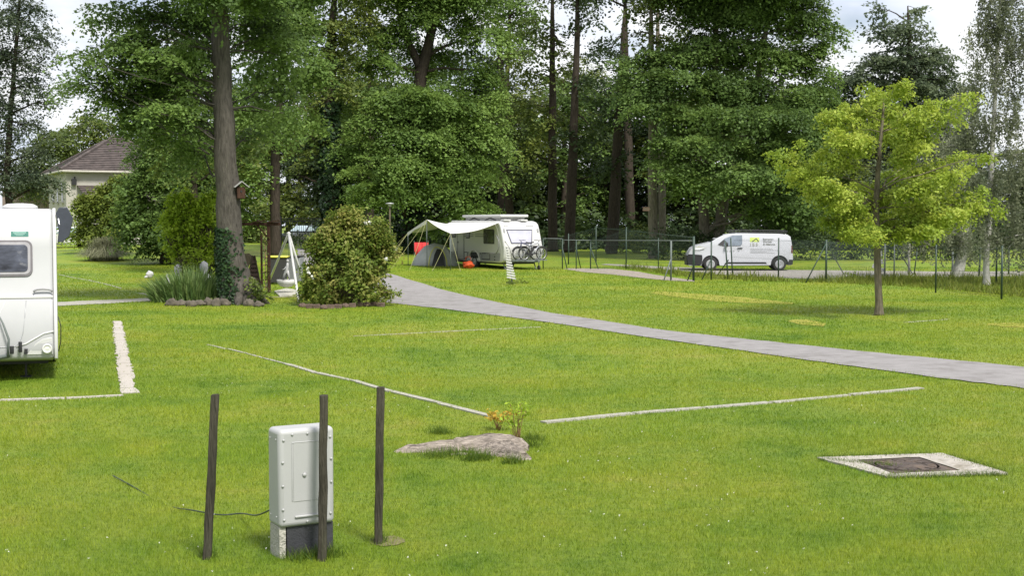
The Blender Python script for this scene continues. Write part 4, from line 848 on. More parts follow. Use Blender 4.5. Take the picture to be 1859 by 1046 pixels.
for p in [(4.36, 4.40), (5.10, 5.14)]: b.prism([(p[0], .44), (p[1], .44), (p[1], 2.14), (p[0], 2.14)], -.02, .006, 'x')
b.build('door_frame', M_CGREY, dd); splate([(5.0, 1.32), (5.06, 1.32), (5.06, 1.42), (5.0, 1.42)], 'handle', M_BLACK, .03, .02, dd)
for z, h_ in ((1.80, .05), (1.68, .07)):
    for a, c in ((2.15, 3.1), (3.3, 3.72), (4.15, 5.3)): splate([(a, z), (c, z), (c, z + h_), (a, z + h_)], 'stripe', M_CGREY, .013, .004)
# swoosh
b = MB(); b.tube([(.0, 1.0 + .0 + 1.05 - 1.05 * math.cos(a) * .62 , 1.28 + .62 * math.sin(a)) if False else (-.002, 1.02 - .52 * math.cos(a), 1.30 + .50 * math.sin(a)) for a in [R(q) for q in range(-80, 85, 12)]], .028, 6); b.tube([(-.002, .93, .82), (-.002, 1.9, .80)], .028, 6); b.build('swoosh', M_CGREY, FC, smooth=True)
splate(rrect(1.45, 2.35, .48, .84, .04), 'locker', M_BLACK, .020, .006); splate(rrect(1.5, 2.3, .53, .79, .03), 'locker_door', M_CGREY, .027, .006); splate(rrect(3.98, 4.32, .48, .86, .04), 'locker', M_BLACK, .020, .006); splate(rrect(4.02, 4.28, .52, .82, .03), 'locker_door', M_CARA, .027, .006)
for yy, zz in ((.9, .62), (.9, .46), (2.45, .76)): splate(rrect(yy, yy + .1, zz, zz + .07, .01), 'vent', M_BLACK, .021, .005)
ar = MB(); ar.tube([(-.02, 3.2 + .66 * math.cos(a), .36 + .60 * math.sin(a)) for a in [R(q) for q in range(0, 181, 12)]], .05, 8); ar.build('wheel_arch', M_CARA, FC, smooth=True)
for x in (.12, W - .12):
    b = MB(); b.tube([(x - .1, 3.2, .33), (x + .1, 3.2, .33)], .33, 28); wt = b.build('wheel', M_RUB, FC, bevel=.03); b = MB(); b.lathe([(.2, 0), (.2, .02), (.14, .03), (.06, .01), (.05, .03)], n=20); s_ = -1 if x < 1 else 1; b.v = [(x + s_ * (.1 + p[2]), 3.2 + p[0], .33 + p[1]) for p in b.v]; b.build('rim', M_CHROME, wt)
    b = MB(); b.prism([(3.2 + .46 * math.cos(a), .36 + .46 * math.sin(a)) for a in [R(q) for q in range(0, 360, 20)]], x - .14, x + .14, 'x') if False else b.box((x, 3.2, .7), (.2, .9, .3)); b.build('wheel_box', M_BLACK, FC)
b = MB(); b.box((W / 2, 3.2, .33), (2.0, 5.4, .12)); b.build('chassis', M_BLACK, FC)
for x, y in ((.25, .35), (W - .25, .35), (.25, 5.8), (W - .25, 5.8)): b = MB(); b.tube([(x, y + .15, .36), (x, y - .1, .0)], .03, 8); b.box((x, y - .1, .012), (.14, .14, .025)); b.build('steady_leg', M_STEEL, FC)
# front face: window, side fairings, lamps
def ffy(z):
    for (y0, z0), (y1, z1) in zip(prof[1:], prof[2:]):
        if z0 <= z <= z1: return y0 + (y1 - y0) * (z - z0) / (z1 - z0)
    return .3
def fplate(poly, name, m, off=0, t=.015, par=FC):
    b = MB(); n = len(poly); A = [(x, ffy(z) - off - t, z) for x, z in poly]; B = [(x, ffy(z) - off + .004, z) for x, z in poly]
    b.add(A + B, [tuple(range(n)), tuple(range(2 * n - 1, n - 1, -1))] + [(i, (i + 1) % n, (i + 1) % n + n, i + n) for i in range(n)]); return b.build(name, m, par)
def trap(x0, x1, z0, z1, ins, r=.1): return [(x0 + (ins * (1 - (z - z0) / (z1 - z0))) if x < (x0 + x1) / 2 else x1 - (ins * (1 - (z - z0) / (z1 - z0))), z) if True else 0 for x, z in rrect(x0, x1, z0, z1, r)]
w = fplate(trap(.30, 1.88, 1.34, 2.08, .16), 'window', mat('front_rubber', (.07, .07, .09), .5), 0); fplate(trap(.36, 1.82, 1.40, 2.02, .15), 'pane', mat('front_pane', (.42, .42, .50), .25, var=.12, scale=1.5, dirt=((.22, .22, .28), 2, .6)), .014, .006, w)
fplate([(.06, .48), (.52, .48), (.46, .8), (.30, 1.15), (.10, 1.5)], 'side_fairing', M_CGREY, .02); fplate([(W - .09, .50), (W - .38, .50), (W - .32, .9), (W - .2, 1.15), (W - .09, 1.22)], 'side_fairing', M_CGREY, .02)
fplate([(.62, .66), (1.7, .66), (1.7, 1.16), (.62, 1.16)], 'locker_lid', M_WHITE2, 0, .012)
for x in (.12, W - .2): fplate(rrect(x, x + .09, 1.92, 2.12, .03), 'position_lamp', M_CGREY, 0, .03)
for x0, x1, z, sl in ((.20, .46, 2.275, 3), (1.52, 1.94, 2.255, 5)):
    b = MB(); r = random.Random(4); x = x0; 
    while x < x1: wd = r.uniform(.03, .055); b.box((x + wd / 2, ffy(z) - .006, z), (wd, .012, r.choice((.035, .05)))); x += wd + .018
    b.build('lettering', M_CGREY, FC)
# raised roof
b = MB(); b.prism([(.45, 1.2), (1.95, 1.2), (1.95, 5.0), (.45, 5.0)], 2.55, 2.72, 'z'); b.build('roof_bellows', mat('grey_canvas', (.33, .33, .32), .9, var=.2, scale=5, bump=.6, bscale=12), FC)
b = MB(); b.prism([(.35, .95), (2.05, .95), (2.05, 5.25), (.35, 5.25)], 2.72, 2.86, 'z'); b.build('raised_lid', M_WHITE, FC, bevel=.04)
b = MB()
for y in (1.6, 3.4): b.tube([(.43, y, 2.56), (.43, y + .8, 2.72)], .022, 6); b.tube([(.43, y + 1.2, 2.56), (.43, y + .5, 2.72)], .022, 6)
b.build('scissor_arm', M_BLACK, FC)
for x, y in ((.55, .75), (1.55, .72)): b = MB(); b.box((x, y, 2.555), (.42, .40, .09)); b.build('roof_vent', M_WHITE, FC, bevel=.03)
# drawbar, jockey wheel, bike carrier
b = MB(); b.tube([(.5, .1, .42), (1.2, -1.3, .44)], .035, 8); b.tube([(1.9, .1, .42), (1.2, -1.3, .44)], .035, 8); b.box((1.2, -1.4, .47), (.12, .3, .12)); b.build('drawbar', M_STEEL, FC, bevel=.01)
b = MB(); b.tube([(1.42, -1.15, .85), (1.42, -1.15, .16)], .026, 8); jw = b.build('jockey_post', M_STEEL, FC, smooth=True); b = MB(); b.tube([(1.38, -1.15, .12), (1.46, -1.15, .12)], .12, 20); b.build('jockey_wheel', M_RUB, jw, bevel=.015)
b = MB(); b.box((1.2, -.45, .50), (1.9, .06, .05)); b.box((1.2, -.75, .50), (1.9, .06, .05)); b.tube([(1.1, -.3, .5), (1.1, -.45, 1.25)], .02, 6); b.tube([(1.4, -.3, .5), (1.4, -.45, 1.25)], .02, 6); b.build('bike_carrier', M_STEEL, FC)
# bicycles
def bicycle(label, M0, frame_m, seed):
    t = thing('bicycle', label, 'bicycle', M0.to_translation(), M0.to_euler().z, 'bicycles on the caravan drawbar'); r = .335
    A, B = Vector((-.52, 0, r)), Vector((.53, 0, r)); bb = Vector((-.08, 0, .30)); seat = Vector((-.26, 0, .86)); head = Vector((.33, 0, .88)); hb = Vector((.36, 0, .72))
    for c in (A, B):
        b = MB(); b.ring(c, r - .025, .034, 'y', 30, 6); w = b.build('wheel', M_RUB, t, smooth=True)
        b = MB(); b.ring(c, r - .06, .016, 'y', 30, 5); b.tube([c + Vector((0, -.05, 0)), c + Vector((0, .05, 0))], .025, 8)
        for k in range(14): a = k * math.pi / 7; b.tube([c, c + Vector((math.cos(a) * (r - .05), 0, math.sin(a) * (r - .05)))], .003, 4)
        b.build('rim', M_CHROME, w, smooth=True)
    b = MB()
    for p, q, s in ((bb, seat, .018), (bb, hb, .024), (Vector((-.22, 0, .74)), head, .018), (hb + Vector((.03, 0, -.1)), head + Vector((-.01, 0, .05)), .022)): b.tube([p, q], s * 1.6, 8)
    for s_ in (-.05, .05): b.tube([bb, A + Vector((0, s_, 0))], .012, 6); b.tube([Vector((-.22, 0, .74)), A + Vector((0, s_, 0))], .011, 6); b.tube([hb, B + Vector((0, s_, 0))], .015, 6)
    b.build('frame', frame_m, t, smooth=True)
    b = MB(); b.prism([(-.40, .90), (-.30, .88), (-.12, .90), (-.12, .92), (-.3, .93), (-.40, .95)], -.06, .06, 'y'); b.build('saddle', M_BLACK, t, bevel=.015)
    b = MB(); b.tube([head, head + Vector((.03, 0, .12))], .016, 8); b.tube([head + Vector((-.10, -.28, .14)), head + Vector((.0, -.22, .15)), head + Vector((.05, 0, .13)), head + Vector((.0, .22, .15)), head + Vector((-.10, .28, .14))], .014, 8); b.build('handlebar', M_BLACK, t, smooth=True)
    b = MB(); b.lathe([(.09, -.006), (.09, .006), (.02, .01)], n=18); b.v = [(bb.x + p[0], -.05 + p[2], bb.z + p[1]) for p in b.v]; b.tube([bb + Vector((0, -.06, 0)), bb + Vector((.10, -.07, -.13))], .012, 6); b.tube([bb + Vector((0, .06, 0)), bb + Vector((-.10, .07, .13))], .012, 6); b.build('crank', M_GREY, t)
    b = MB(); b.prism([(-.66, .71), (-.2, .71), (-.2, .735), (-.66, .735)], -.06, .06, 'y'); b.build('luggage_rack', M_BLACK, t)
    b = MB(); b.box((-.06, 0, .50), (.34, .09, .13), Matrix.Rotation(R(-55), 3, 'Y')); b.build('battery', M_BLACK, t, bevel=.02); b = MB(); b.prism([(-.52, .30), (-.08, .22), (.0, .30), (-.08, .38), (-.52, .37)], -.075, -.055, 'y'); b.build('chain_guard', M_BLACK, t)
    for c, s_ in ((A, .05), (B, .05)): b = MB(); b.tube([c + Vector((math.cos(a) * (r + .03), 0, math.sin(a) * (r + .03))) for a in [R(q) for q in range(20, 170, 15)]], .03, 6); b.build('mudguard', M_BLACK, t, smooth=True)
    return t
Mf = Matrix.Translation(gpt) @ Matrix.Rotation(R(30), 4, 'Z')
bicycle('dark blue bicycle mounted nearest to the caravan window', Mf @ Matrix.Translation((1.12, -.45, .50)) @ Matrix.Rotation(math.pi, 4, 'Z'), mat('navy_paint', (.03, .035, .10), .35, coat=.4), 1)
bicycle('silver bicycle mounted outermost on the caravan carrier', Mf @ Matrix.Translation((1.30, -.75, .50)), mat('silver_paint', (.34, .35, .39), .35, .2, coat=.3), 2)
# orange bag
bp = gp(850, 488); b = MB(); b.rock((0, 0, .20), (.56, .45, .42), 4, 10, .3); bag = thing('bag', 'bright orange bag standing beside the caravan wheel', 'bag', bp); M_OR = mat('orange_fabric', (.50, .065, .012), .7, var=.2, scale=4, bump=.5, bscale=9, dirt=((.55, .26, .16), 3, .6)); b.build('sack', M_OR, bag, smooth=True)
b = MB(); b.tube([(-.15, -.05, .45), (-.1, -.08, .62), (.08, -.08, .64), (.15, -.05, .46)], .018, 6); b.build('handle', M_OR, bag, smooth=True)

# ------------------------------------------------------------------ awning, tent, red screen
AW = thing('awning', 'cream sun canopy on poles stretched from the caravan side', 'awning', gpt, R(30))
M_CANV = mat('cream_canvas', (.57, .565, .54), .85, var=.04, scale=2, bump=.2, bscale=3)
nu, nv = 24, 12; vs = []
for i in range(nu + 1):
    u = i / nu; y_in = .45 + 5.6 * u; z_in = 2.45
    y_out = .6 + 5.0 * u; peak = 1.88 + (2.60 - 1.88) * max(0, 1 - abs(u - .5) * 2) ** 1.0 - .06 * math.sin(math.pi * min(1, abs(u - .5) * 2)) ; xo = -2.75 - .12 * math.sin(math.pi * u)
    for j in range(nv + 1):
        t = j / nv; vs.append((-.02 + (xo + .02) * t, y_in + (y_out - y_in) * t, z_in + (peak - z_in) * t - .17 * math.sin(math.pi * t) * (1 - .3 * abs(u - .5))))
b = MB(); k = nv + 1; b.add(vs, [(i * k + j, (i + 1) * k + j, (i + 1) * k + j + 1, i * k + j + 1) for i in range(nu) for j in range(nv)]); o = b.build('canopy', M_CANV, AW, smooth=True); s = o.modifiers.new('thick', 'SOLIDIFY'); s.thickness = .012
# hanging skirt on the far outer half
b = MB(); P = [(-2.86, 3.1, 2.6), (-2.8, 5.6, 1.9), (-2.8, 5.6, 1.70), (-2.84, 4.6, 2.05), (-2.86, 3.15, 2.36)]; b.add(P + [(x - .015, y, z) for x, y, z in P], [tuple(range(5)), tuple(range(9, 4, -1))] + [(i, (i + 1) % 5, (i + 1) % 5 + 5, i + 5) for i in range(5)]); b.build('valance', M_CANV, AW)
for (x, y, z) in ((-2.77, .6, 1.88), (-2.87, 3.1, 2.6), (-2.77, 5.6, 1.88), (-1.4, 6.1, 2.05)): b = MB(); b.tube([(x, y, 0), (x, y, z)], .022, 8); b.build('pole', M_STEEL, AW, smooth=True)
M_ROPE = mat('yellow_rope', (.30, .30, .13), .8)
for a, e in (((-2.77, .6, 1.88), (-3.0, -.9, 0)), ((-2.77, .6, 1.88), (-4.0, .2, 0)), ((-2.87, 3.1, 2.6), (-4.6, 1.6, 0)), ((-2.87, 3.1, 2.6), (-4.8, 3.4, 0)), ((-2.77, 5.6, 1.88), (-4.2, 6.0, 0)), ((-2.77, 5.6, 1.88), (-4.0, 7.4, 0)), ((-2.77, 5.6, 1.88), (-4.6, 4.8, 0))):
    b = MB(); b.tube([a, e], .009, 5); b.tube([e, (e[0], e[1], .12)], .012, 5); b.build('guy_rope', M_ROPE, AW)
pt = Mf @ Vector((-1.3, 5.4, 0)); TN = thing('tent', 'small grey dome tent with an open dark doorway under the canopy', 'tent', pt, R(12))
M_TENT = mat('grey_tent', (.40, .41, .43), .8, var=.15, scale=2.5, bump=.4, bscale=5)
b = MB(); nu = 14; vs = []; fs = []; st_ = [(-1.25, .12), (-.95, .62), (-.5, 1.05), (0, 1.18), (.6, 1.08), (1.1, .6), (1.3, .1)]
for x, s in st_:
    for i in range(nu + 1): a = math.pi * i / nu; vs.append((x, -.95 * math.cos(a) * min(1, s + .15), s * 1.12 * math.sin(a) ** .8))
k = nu + 1; b.add(vs, [(i * k + j, (i + 1) * k + j, (i + 1) * k + j + 1, i * k + j + 1) for i in range(len(st_) - 1) for j in range(nu)]); o = b.build('tent_skin', M_TENT, TN, smooth=True); o.modifiers.new('t', 'SOLIDIFY').thickness = .01
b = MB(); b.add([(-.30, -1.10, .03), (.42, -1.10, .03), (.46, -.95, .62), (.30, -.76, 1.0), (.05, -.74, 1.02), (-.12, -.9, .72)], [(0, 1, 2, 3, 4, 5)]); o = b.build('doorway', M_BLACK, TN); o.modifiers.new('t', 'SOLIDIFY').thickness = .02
b = MB(); b.tube([(.05 - .5 * math.cos(a), -.62 - .42 * abs(math.cos(a)), 1.12 * math.sin(a)) for a in [R(q) for q in range(0, 181, 12)]], .03, 6); b.build('tent_hoop', mat('yellow_hoop', (.5, .5, .12), .6), TN, smooth=True)
rp = dp(765, 466, 79.5); rp.z = float(hgt(rp.x, rp.y)); RS = thing('windbreak', 'bright red fabric screen standing behind the canopy', 'windbreak', rp, R(8)); b = MB(); vs = []; n = 10
for i in range(n + 1):
    for z in (.05, .5, 1.0): x = -.42 + .84 * i / n; vs.append((x * (1 if z > .2 else .6), .06 * math.sin(i * 1.7) + .1 * z, z))
b.add(vs, [(i * 3 + j, (i + 1) * 3 + j, (i + 1) * 3 + j + 1, i * 3 + j + 1) for i in range(n) for j in range(2)]); o = b.build('screen_cloth', mat('red_fabric', (.40, .018, .02), .75, var=.1), RS, smooth=True); o.modifiers.new('t', 'SOLIDIFY').thickness = .02
for x in (-.42, .42): b = MB(); b.tube([(x, .08, 0), (x, .12, 1.1)], .015, 6); b.build('pole', M_STEEL, RS)

# ------------------------------------------------------------------ van
p0 = gp(1340, 490.5); VL = 5.3; VAN = thing('van', 'white delivery van with black roof rack and green house logo parked on the track', 'van', p0, R(-3))
M_VAN = mat('van_paint', (.48, .495, .535), .35, var=.02, coat=.3)
def hwid(z): return .955 if z < 1.22 else .955 - .16 * (z - 1.22) / .66
def arch(cx, r, n=12): return [(cx + r * math.cos(a), .34 + r * math.sin(a)) for a in [math.pi * k / n for k in range(n, -1, -1)]]
ol = [(.10, .24), (.02, .34), (0, .62), (.04, .86), (.22, 1.14), (.5, 1.29), (1.12, 1.43), (1.45, 1.64), (1.78, 1.80), (2.1, 1.87), (2.6, 1.90), (4.6, 1.87), (5.02, 1.83), (5.17, 1.72), (5.27, 1.05), (5.29, .5), (5.24, .30), (5.06, .28)]
poly = ol + arch(4.62, .44)[::-1] + [(4.16, .28), (1.62, .26)] + arch(1.15, .44)[::-1] + [(.69, .26)]
bm = bmesh.new(); lft = [bm.verts.new((x - VL / 2, -1, z)) for x, z in poly]; rgt = [bm.verts.new((x - VL / 2, 1, z)) for x, z in poly]
bm.faces.new(lft); bm.faces.new(rgt[::-1]); n = len(poly)
for i in range(n): bm.faces.new((lft[i], rgt[i], rgt[(i + 1) % n], lft[(i + 1) % n]))
for zc in (.5, 1.22): bmesh.ops.bisect_plane(bm, geom=bm.verts[:] + bm.edges[:] + bm.faces[:], plane_co=(0, 0, zc), plane_no=(0, 0, 1))
for v in bm.verts:
    w_ = hwid(v.co.z); nose = max(0, 1 - (v.co.x + VL / 2) / .7); v.co.y *= w_ * (1 - .13 * nose ** 2)
bmesh.ops.recalc_face_normals(bm, faces=bm.faces); bmesh.ops.triangulate(bm, faces=[f for f in bm.faces if len(f.verts) > 4]); me = bpy.data.meshes.new('body'); bm.to_mesh(me); bm.free(); me.materials.append(M_VAN)
vb = bpy.data.objects.new('body', me); COL.objects.link(vb); vb.parent = VAN; bv = vb.modifiers.new('b', 'BEVEL'); bv.width = .05; bv.segments = 3; bv.limit_method = 'ANGLE'; bv.angle_limit = R(50); me.shade_smooth()
try: me.set_sharp_from_angle(angle=R(38))
except Exception: pass
def vplate(poly, name, m, off=.002, t=.01, par=VAN, side=-1):
    b = MB(); n = len(poly); nose = lambda x: 1 - .13 * max(0, 1 - x / .7) ** 2
    A = [(x - VL / 2, side * (hwid(z) * nose(x) + off + t), z) for x, z in poly]; B = [(x - VL / 2, side * (hwid(z) * nose(x) + off - .004), z) for x, z in poly]
    b.add(A + B, [tuple(range(n)), tuple(range(2 * n - 1, n - 1, -1))] + [(i, (i + 1) % n, (i + 1) % n + n, i + n) for i in range(n)]); return b.build(name, m, par)
M_VGL = mat('van_glass', (.16, .19, .23), .12, var=.35, scale=1.2)
for s in (-1, 1):
    vplate([(1.52, 1.34), (1.58, 1.30), (1.80, 1.26), (2.66, 1.27), (2.74, 1.36), (2.74, 1.80), (2.25, 1.79), (1.85, 1.62)], 'side_window', M_VGL, side=s); 
    vplate([(1.52, 1.34), (1.58, 1.30), (1.80, 1.26), (1.86, 1.60)], 'quarter_glass', M_BLACK, .012, .004, side=s)
    vplate([(.02, .30), (.0, .62), (.03, .84), (.72, .80), (.74, .62), (.70, .34), (.60, .25)], 'front_bumper', M_BLACK, .003, .02, side=s)
    vplate([(.36, 1.06), (.30, 1.14), (.55, 1.24), (.88, 1.21), (.84, 1.12), (.6, 1.05)], 'headlight', mat('headlamp', (.70, .70, .70), .1, .4), .004, .02, side=s)
    vplate([(1.85, .36), (3.98, .36), (3.92, .44), (1.95, .44)], 'sill_strip', M_BLACK, .003, .012, side=s)
    vplate([(4.98, .30), (5.27, .32), (5.29, .56), (5.10, .56)], 'rear_bumper', M_BLACK, .003, .02, side=s); vplate([(5.20, .9), (5.275, .9), (5.245, 1.28), (5.20, 1.28)], 'tail_light', mat('tail_lens', (.10, .015, .015), .3), .003, .012, side=s)
    vplate([(2.50, 1.12), (2.75, 1.13), (2.75, 1.17), (2.50, 1.16)], 'door_handle', M_BLACK, .004, .03, side=s)
    for a in (1.82, 2.80, 3.10): vplate([(a, .48), (a + .012, .48), (a + .012, 1.75 if a > 2 else 1.2), (a, 1.75 if a > 2 else 1.2)], 'door_seam', M_GREY, .001, .003, side=s)
    for cx in (1.15, 4.62):
        b = MB(); b.tube([(cx - VL / 2, s * .74, .34), (cx - VL / 2, s * .955, .34)], .335, 28); wt = b.build('wheel', M_RUB, VAN, bevel=.03); b = MB(); b.lathe([(.22, 0), (.22, .012), (.16, .02), (.1, .006), (.09, .02), (.02, .024)], n=20); b.v = [(cx - VL / 2 + p[0], s * (.958 + p[2]), .34 + p[1]) for p in b.v]; b.build('rim', M_CHROME if cx > 2 else M_GREY, wt)
        b = MB(); pl = arch(cx, .435) ; b.prism([(x - VL / 2, z) for x, z in pl], s * .60, s * .90, 'y'); b.build('wheel_housing', M_BLACK, VAN)
b = MB(); b.box((0, 0, .30), (4.6, 1.6, .12)); b.build('underbody', M_BLACK, VAN)
b = MB(); b.add([(1.17 - VL / 2, -.86, 1.455), (1.17 - VL / 2, .86, 1.455), (1.80 - VL / 2, .76, 1.825), (1.80 - VL / 2, -.76, 1.825)], [(0, 1, 2, 3)]); o = b.build('windscreen', M_GLASS, VAN); o.location = (-.01, 0, .012); o.modifiers.new('t', 'SOLIDIFY').thickness = .015
b = MB(); b.box((-2.66, 0, .52), (.06, 1.55, .5)); b.build('grille', M_BLACK, VAN, bevel=.02)
b = MB(); b.rock((1.95 - VL / 2, -1.06, 1.33), (.14, .22, .26), 2, 8, .05); b.build('mirror', M_BLACK, VAN, smooth=True)
b = MB()
for y in (-.62, .62): b.tube([(2.1 - VL / 2, y, 1.98), (2.3 - VL / 2, y, 2.06), (4.95 - VL / 2, y, 2.03), (5.05 - VL / 2, y, 1.96)], .022, 6); b.tube([(2.2 - VL / 2, y, 1.95), (5.0 - VL / 2, y, 1.93)], .022, 6)
for k in range(8): x = 2.35 + k * .37 - VL / 2; b.tube([(x, -.62, 2.04), (x, .62, 2.04)], .018, 6); b.tube([(x, -.62, 1.88), (x, -.62, 2.05)], .016, 6); b.tube([(x, .62, 1.88), (x, .62, 2.05)], .016, 6)
b.build('roof_rack', M_BLACK, VAN)
lg = vplate([(3.13, 1.46), (3.60, 1.46), (3.60, 1.68), (3.13, 1.68)], 'logo', mat('logo_green', (.42, .52, .10), .5), .003, .004)
vplate([(3.20, 1.47), (3.42, 1.64), (3.47, 1.64), (3.59, 1.47), (3.53, 1.47), (3.44, 1.60), (3.28, 1.47)], 'logo_roof', mat('logo_dark', (.05, .06, .04), .5), .008, .003, lg)
def vtext(name, s, x, z, size, par, m=None, bold=.004):
    w_ = hwid(z); tilt = math.atan(.16 / .66) if z > 1.22 else 0
    return text(name, s, size, m or mat('lettering_grey', (.16, .17, .16), .5), par, Matrix.Translation((x - VL / 2, -(w_ + .012), z)) @ Matrix.Rotation(math.pi / 2 - tilt, 4, 'X'), bold)
vtext('logo_text', 'I B S', 3.135, 1.265, .21, lg, mat('logo_grey', (.26, .27, .24), .5), .006)
for k, s in enumerate(('Entreprise', 'Générale', 'de Bâtiment')): vtext('lettering', s, 3.78, 1.56 - .13 * k, .125, VAN)
for k, (a, c) in enumerate(((3.15, 4.20), (3.15, 4.55), (3.15, 4.0), (3.15, 4.35))):
    b = MB(); r = random.Random(k); x = a; z = 1.10 - .065 * k
    while x < c: wd = r.uniform(.03, .10); b.box((x + wd / 2 - VL / 2, -.961, z), (wd, .006, .022)); x += wd + .025
    b.build('small_print', M_GREY, VAN)
for x in (1.98, 2.14, 2.3, 2.55): b = MB(); b.box((x - VL / 2, -.961, 1.0), (.07, .006, .05)); b.build('small_print', M_GREY, VAN)

# ------------------------------------------------------------------ two parked cars glimpsed in the background
def car(label, loc, rot, paint):
    t = thing('parked_car', label, 'car', loc, rot, 'cars glimpsed behind the hedges'); b = MB(); b.prism([(-2.05, .35), (-2.1, .62), (-1.95, .80), (-1.0, .92), (1.7, .95), (2.05, .86), (2.1, .45), (2.0, .28), (-1.9, .28)], -.86, .86, 'y'); b.build('body', paint, t, bevel=.08, seg=3)
    b = MB(); q = [(-1.05, .93), (-.35, 1.42), (1.1, 1.45), (1.85, .95)]; vs = [(x, s * (.80 if z < 1 else .62), z) for s in (-1, 1) for x, z in q]; b.add(vs, [(0, 1, 2, 3), (7, 6, 5, 4), (0, 4, 5, 1), (1, 5, 6, 2), (2, 6, 7, 3), (0, 3, 7, 4)]); c = b.build('cabin', paint, t, bevel=.04)
    for s in (-1, 1): b = MB(); b.add([(-.85, s * .79, .98), (1.5, s * .79, .99), (1.0, s * .655, 1.38), (-.32, s * .655, 1.36)], [(0, 1, 2, 3)]); o = b.build('side_window', M_CGL, t); o.location.y = s * .012
    b = MB(); b.add([(-1.0, -.74, .97), (-1.0, .74, .97), (-.38, .6, 1.40), (-.38, -.6, 1.40)], [(0, 1, 2, 3)]); o = b.build('windscreen', M_CGL, t); o.location = (-.02, 0, .015)
    for x in (-1.3, 1.3):
        for s in (-1, 1): b = MB(); b.tube([(x, s * .68, .31), (x, s * .88, .31)], .31, 20); b.build('wheel', M_RUB, t, bevel=.02)
    return t
M_CGL = mat('car_glass', (.30, .38, .42), .08, var=.3, scale=1.5)
car('white car glimpsed right beside the near caravan flap', gx(118, 92), R(35), M_WHITE)
car('dark car with a pale blue windscreen standing behind the metal gate', gx(555, 106), R(60), mat('dark_paint', (.03, .035, .04), .3, coat=.5))
# ------------------------------------------------------------------ house and pale neighbour
p = gx(122, 100); HS = thing('house', 'cream rendered house with a brown tiled hipped roof behind the shrubs', 'house', p, R(27)); g0 = float(p.z)
M_REND = mat('cream_render', (.40, .385, .345), .9, var=.05, scale=2, bump=.2, bscale=30); M_REND2 = mat('pale_render', (.48, .47, .44), .9, var=.05)
def tile_mat(name, c):
    m, nt, o = new_mat(name); n = nt.nodes; l = nt.links; b = n.new('ShaderNodeBsdfPrincipled'); b.inputs['Roughness'].default_value = .85; l.new(b.outputs[0], o.inputs[0])
    tc = n.new('ShaderNodeTexCoord'); t = n.new('ShaderNodeTexNoise'); t.inputs['Scale'].default_value = 2.5; t.inputs['Detail'].default_value = 8; l.new(tc.outputs['Object'], t.inputs['Vector'])
    r = n.new('ShaderNodeValToRGB'); ramp_set(r, [(.35, tuple(q * .7 for q in c)), (.65, tuple(q * 1.3 for q in c))]); l.new(t.outputs[0], r.inputs[0]); l.new(r.outputs[0], b.inputs['Base Color']); return m
M_TILE = tile_mat('brown_roof_tiles', (.075, .060, .057))
EH = 5.55; b = MB(); b.prism([(0, 0), (9, 0), (9, 9), (0, 9)], -1, EH, 'z'); b.build('wall', M_REND, HS)
def courses(corners, apex0, apex1, n, name, par, th=.07, ov=.05):
    """stepped tile courses on one roof face: eave edge a-b up to ridge c-d"""
    a, c = (Vector(q) for q in corners); e, f = Vector(apex0), Vector(apex1); b = MB(); nrm = (c - a).cross(e - a).normalized(); nrm = nrm if nrm.z > 0 else -nrm
    for i in range(n):
        t0, t1 = i / n, min(1, (i + 1) / n + .1 / n); p = [a.lerp(e, t0), c.lerp(f, t0), c.lerp(f, t1), a.lerp(e, t1)]; q = [p[0] + nrm * th, p[1] + nrm * th, p[2] + nrm * .015, p[3] + nrm * .015]
        b.add(p + q, [(4, 5, 6, 7), (0, 1, 5, 4), (1, 2, 6, 5), (3, 0, 4, 7)])
    return b.build(name, M_TILE, par)
ap = (4.5, 4.5, 8.5); o_ = .45; E = [(-o_, -o_, EH), (9 + o_, -o_, EH), (9 + o_, 9 + o_, EH), (-o_, 9 + o_, EH)]
rf = courses((E[0], E[1]), ap, ap, 20, 'roof', HS)
for i in (1, 2, 3): courses((E[i], E[(i + 1) % 4]), ap, ap, 20, 'roof_slope', rf)
b = MB()
for i in range(4): b.tube([Vector(E[i]) + Vector((0, 0, .05)), Vector(ap) + Vector((0, 0, .06))], .13, 8)
b.build('hip_ridge', M_TILE, rf)
b = MB(); 
for i in range(4): q, w = Vector(E[i]), Vector(E[(i + 1) % 4]); b.tube([q + Vector((0, 0, -.06)), w + Vector((0, 0, -.06))], .08, 6)
b.build('gutter', mat('pale_gutter', (.45, .43, .38), .6), HS)
for y, z0, z1 in ((1.6, 3.2, 4.9), (4.0, 3.2, 4.6), (6.3, 3.3, 4.0)):
    b = MB(); b.box((-.02, y, (z0 + z1) / 2), (.06, .75, z1 - z0)); w = b.build('window', M_REND2, HS); b = MB(); b.box((-.05, y, (z0 + z1) / 2), (.03, .5, z1 - z0 - .2)); b.build('pane', M_GLASS, w); b = MB(); b.box((-.09, y, z0 - .04), (.16, .9, .08)); b.build('sill', M_CONC, w)
b = MB(); b.box((.55, -.15, 4.7), (.35, .22, .45)); b.box((.62, -.05, 4.95), (.08, .12, .3)); b.build('wall_lamp', M_BLACK, HS)
b = MB(); b.prism([(1.35, -2.6), (8.5, -2.6), (8.5, -.01), (1.35, -.01)], -1, 3.4, 'z'); an = b.build('annex', M_REND, HS)
courses(((1.15, -2.9, 3.25), (8.7, -2.9, 3.25)), (.75, -.02, 4.45), (8.7, -.02, 4.45), 9, 'annex_roof', HS)
b = MB(); b.box((4.5, -.02, 1.0), (9.05, .1, 2.2)); b.box((-.02, 4.5, .6), (.1, 9.05, 1.4)); b.build('plinth', mat('grey_plinth', (.33, .33, .31), .9), HS)
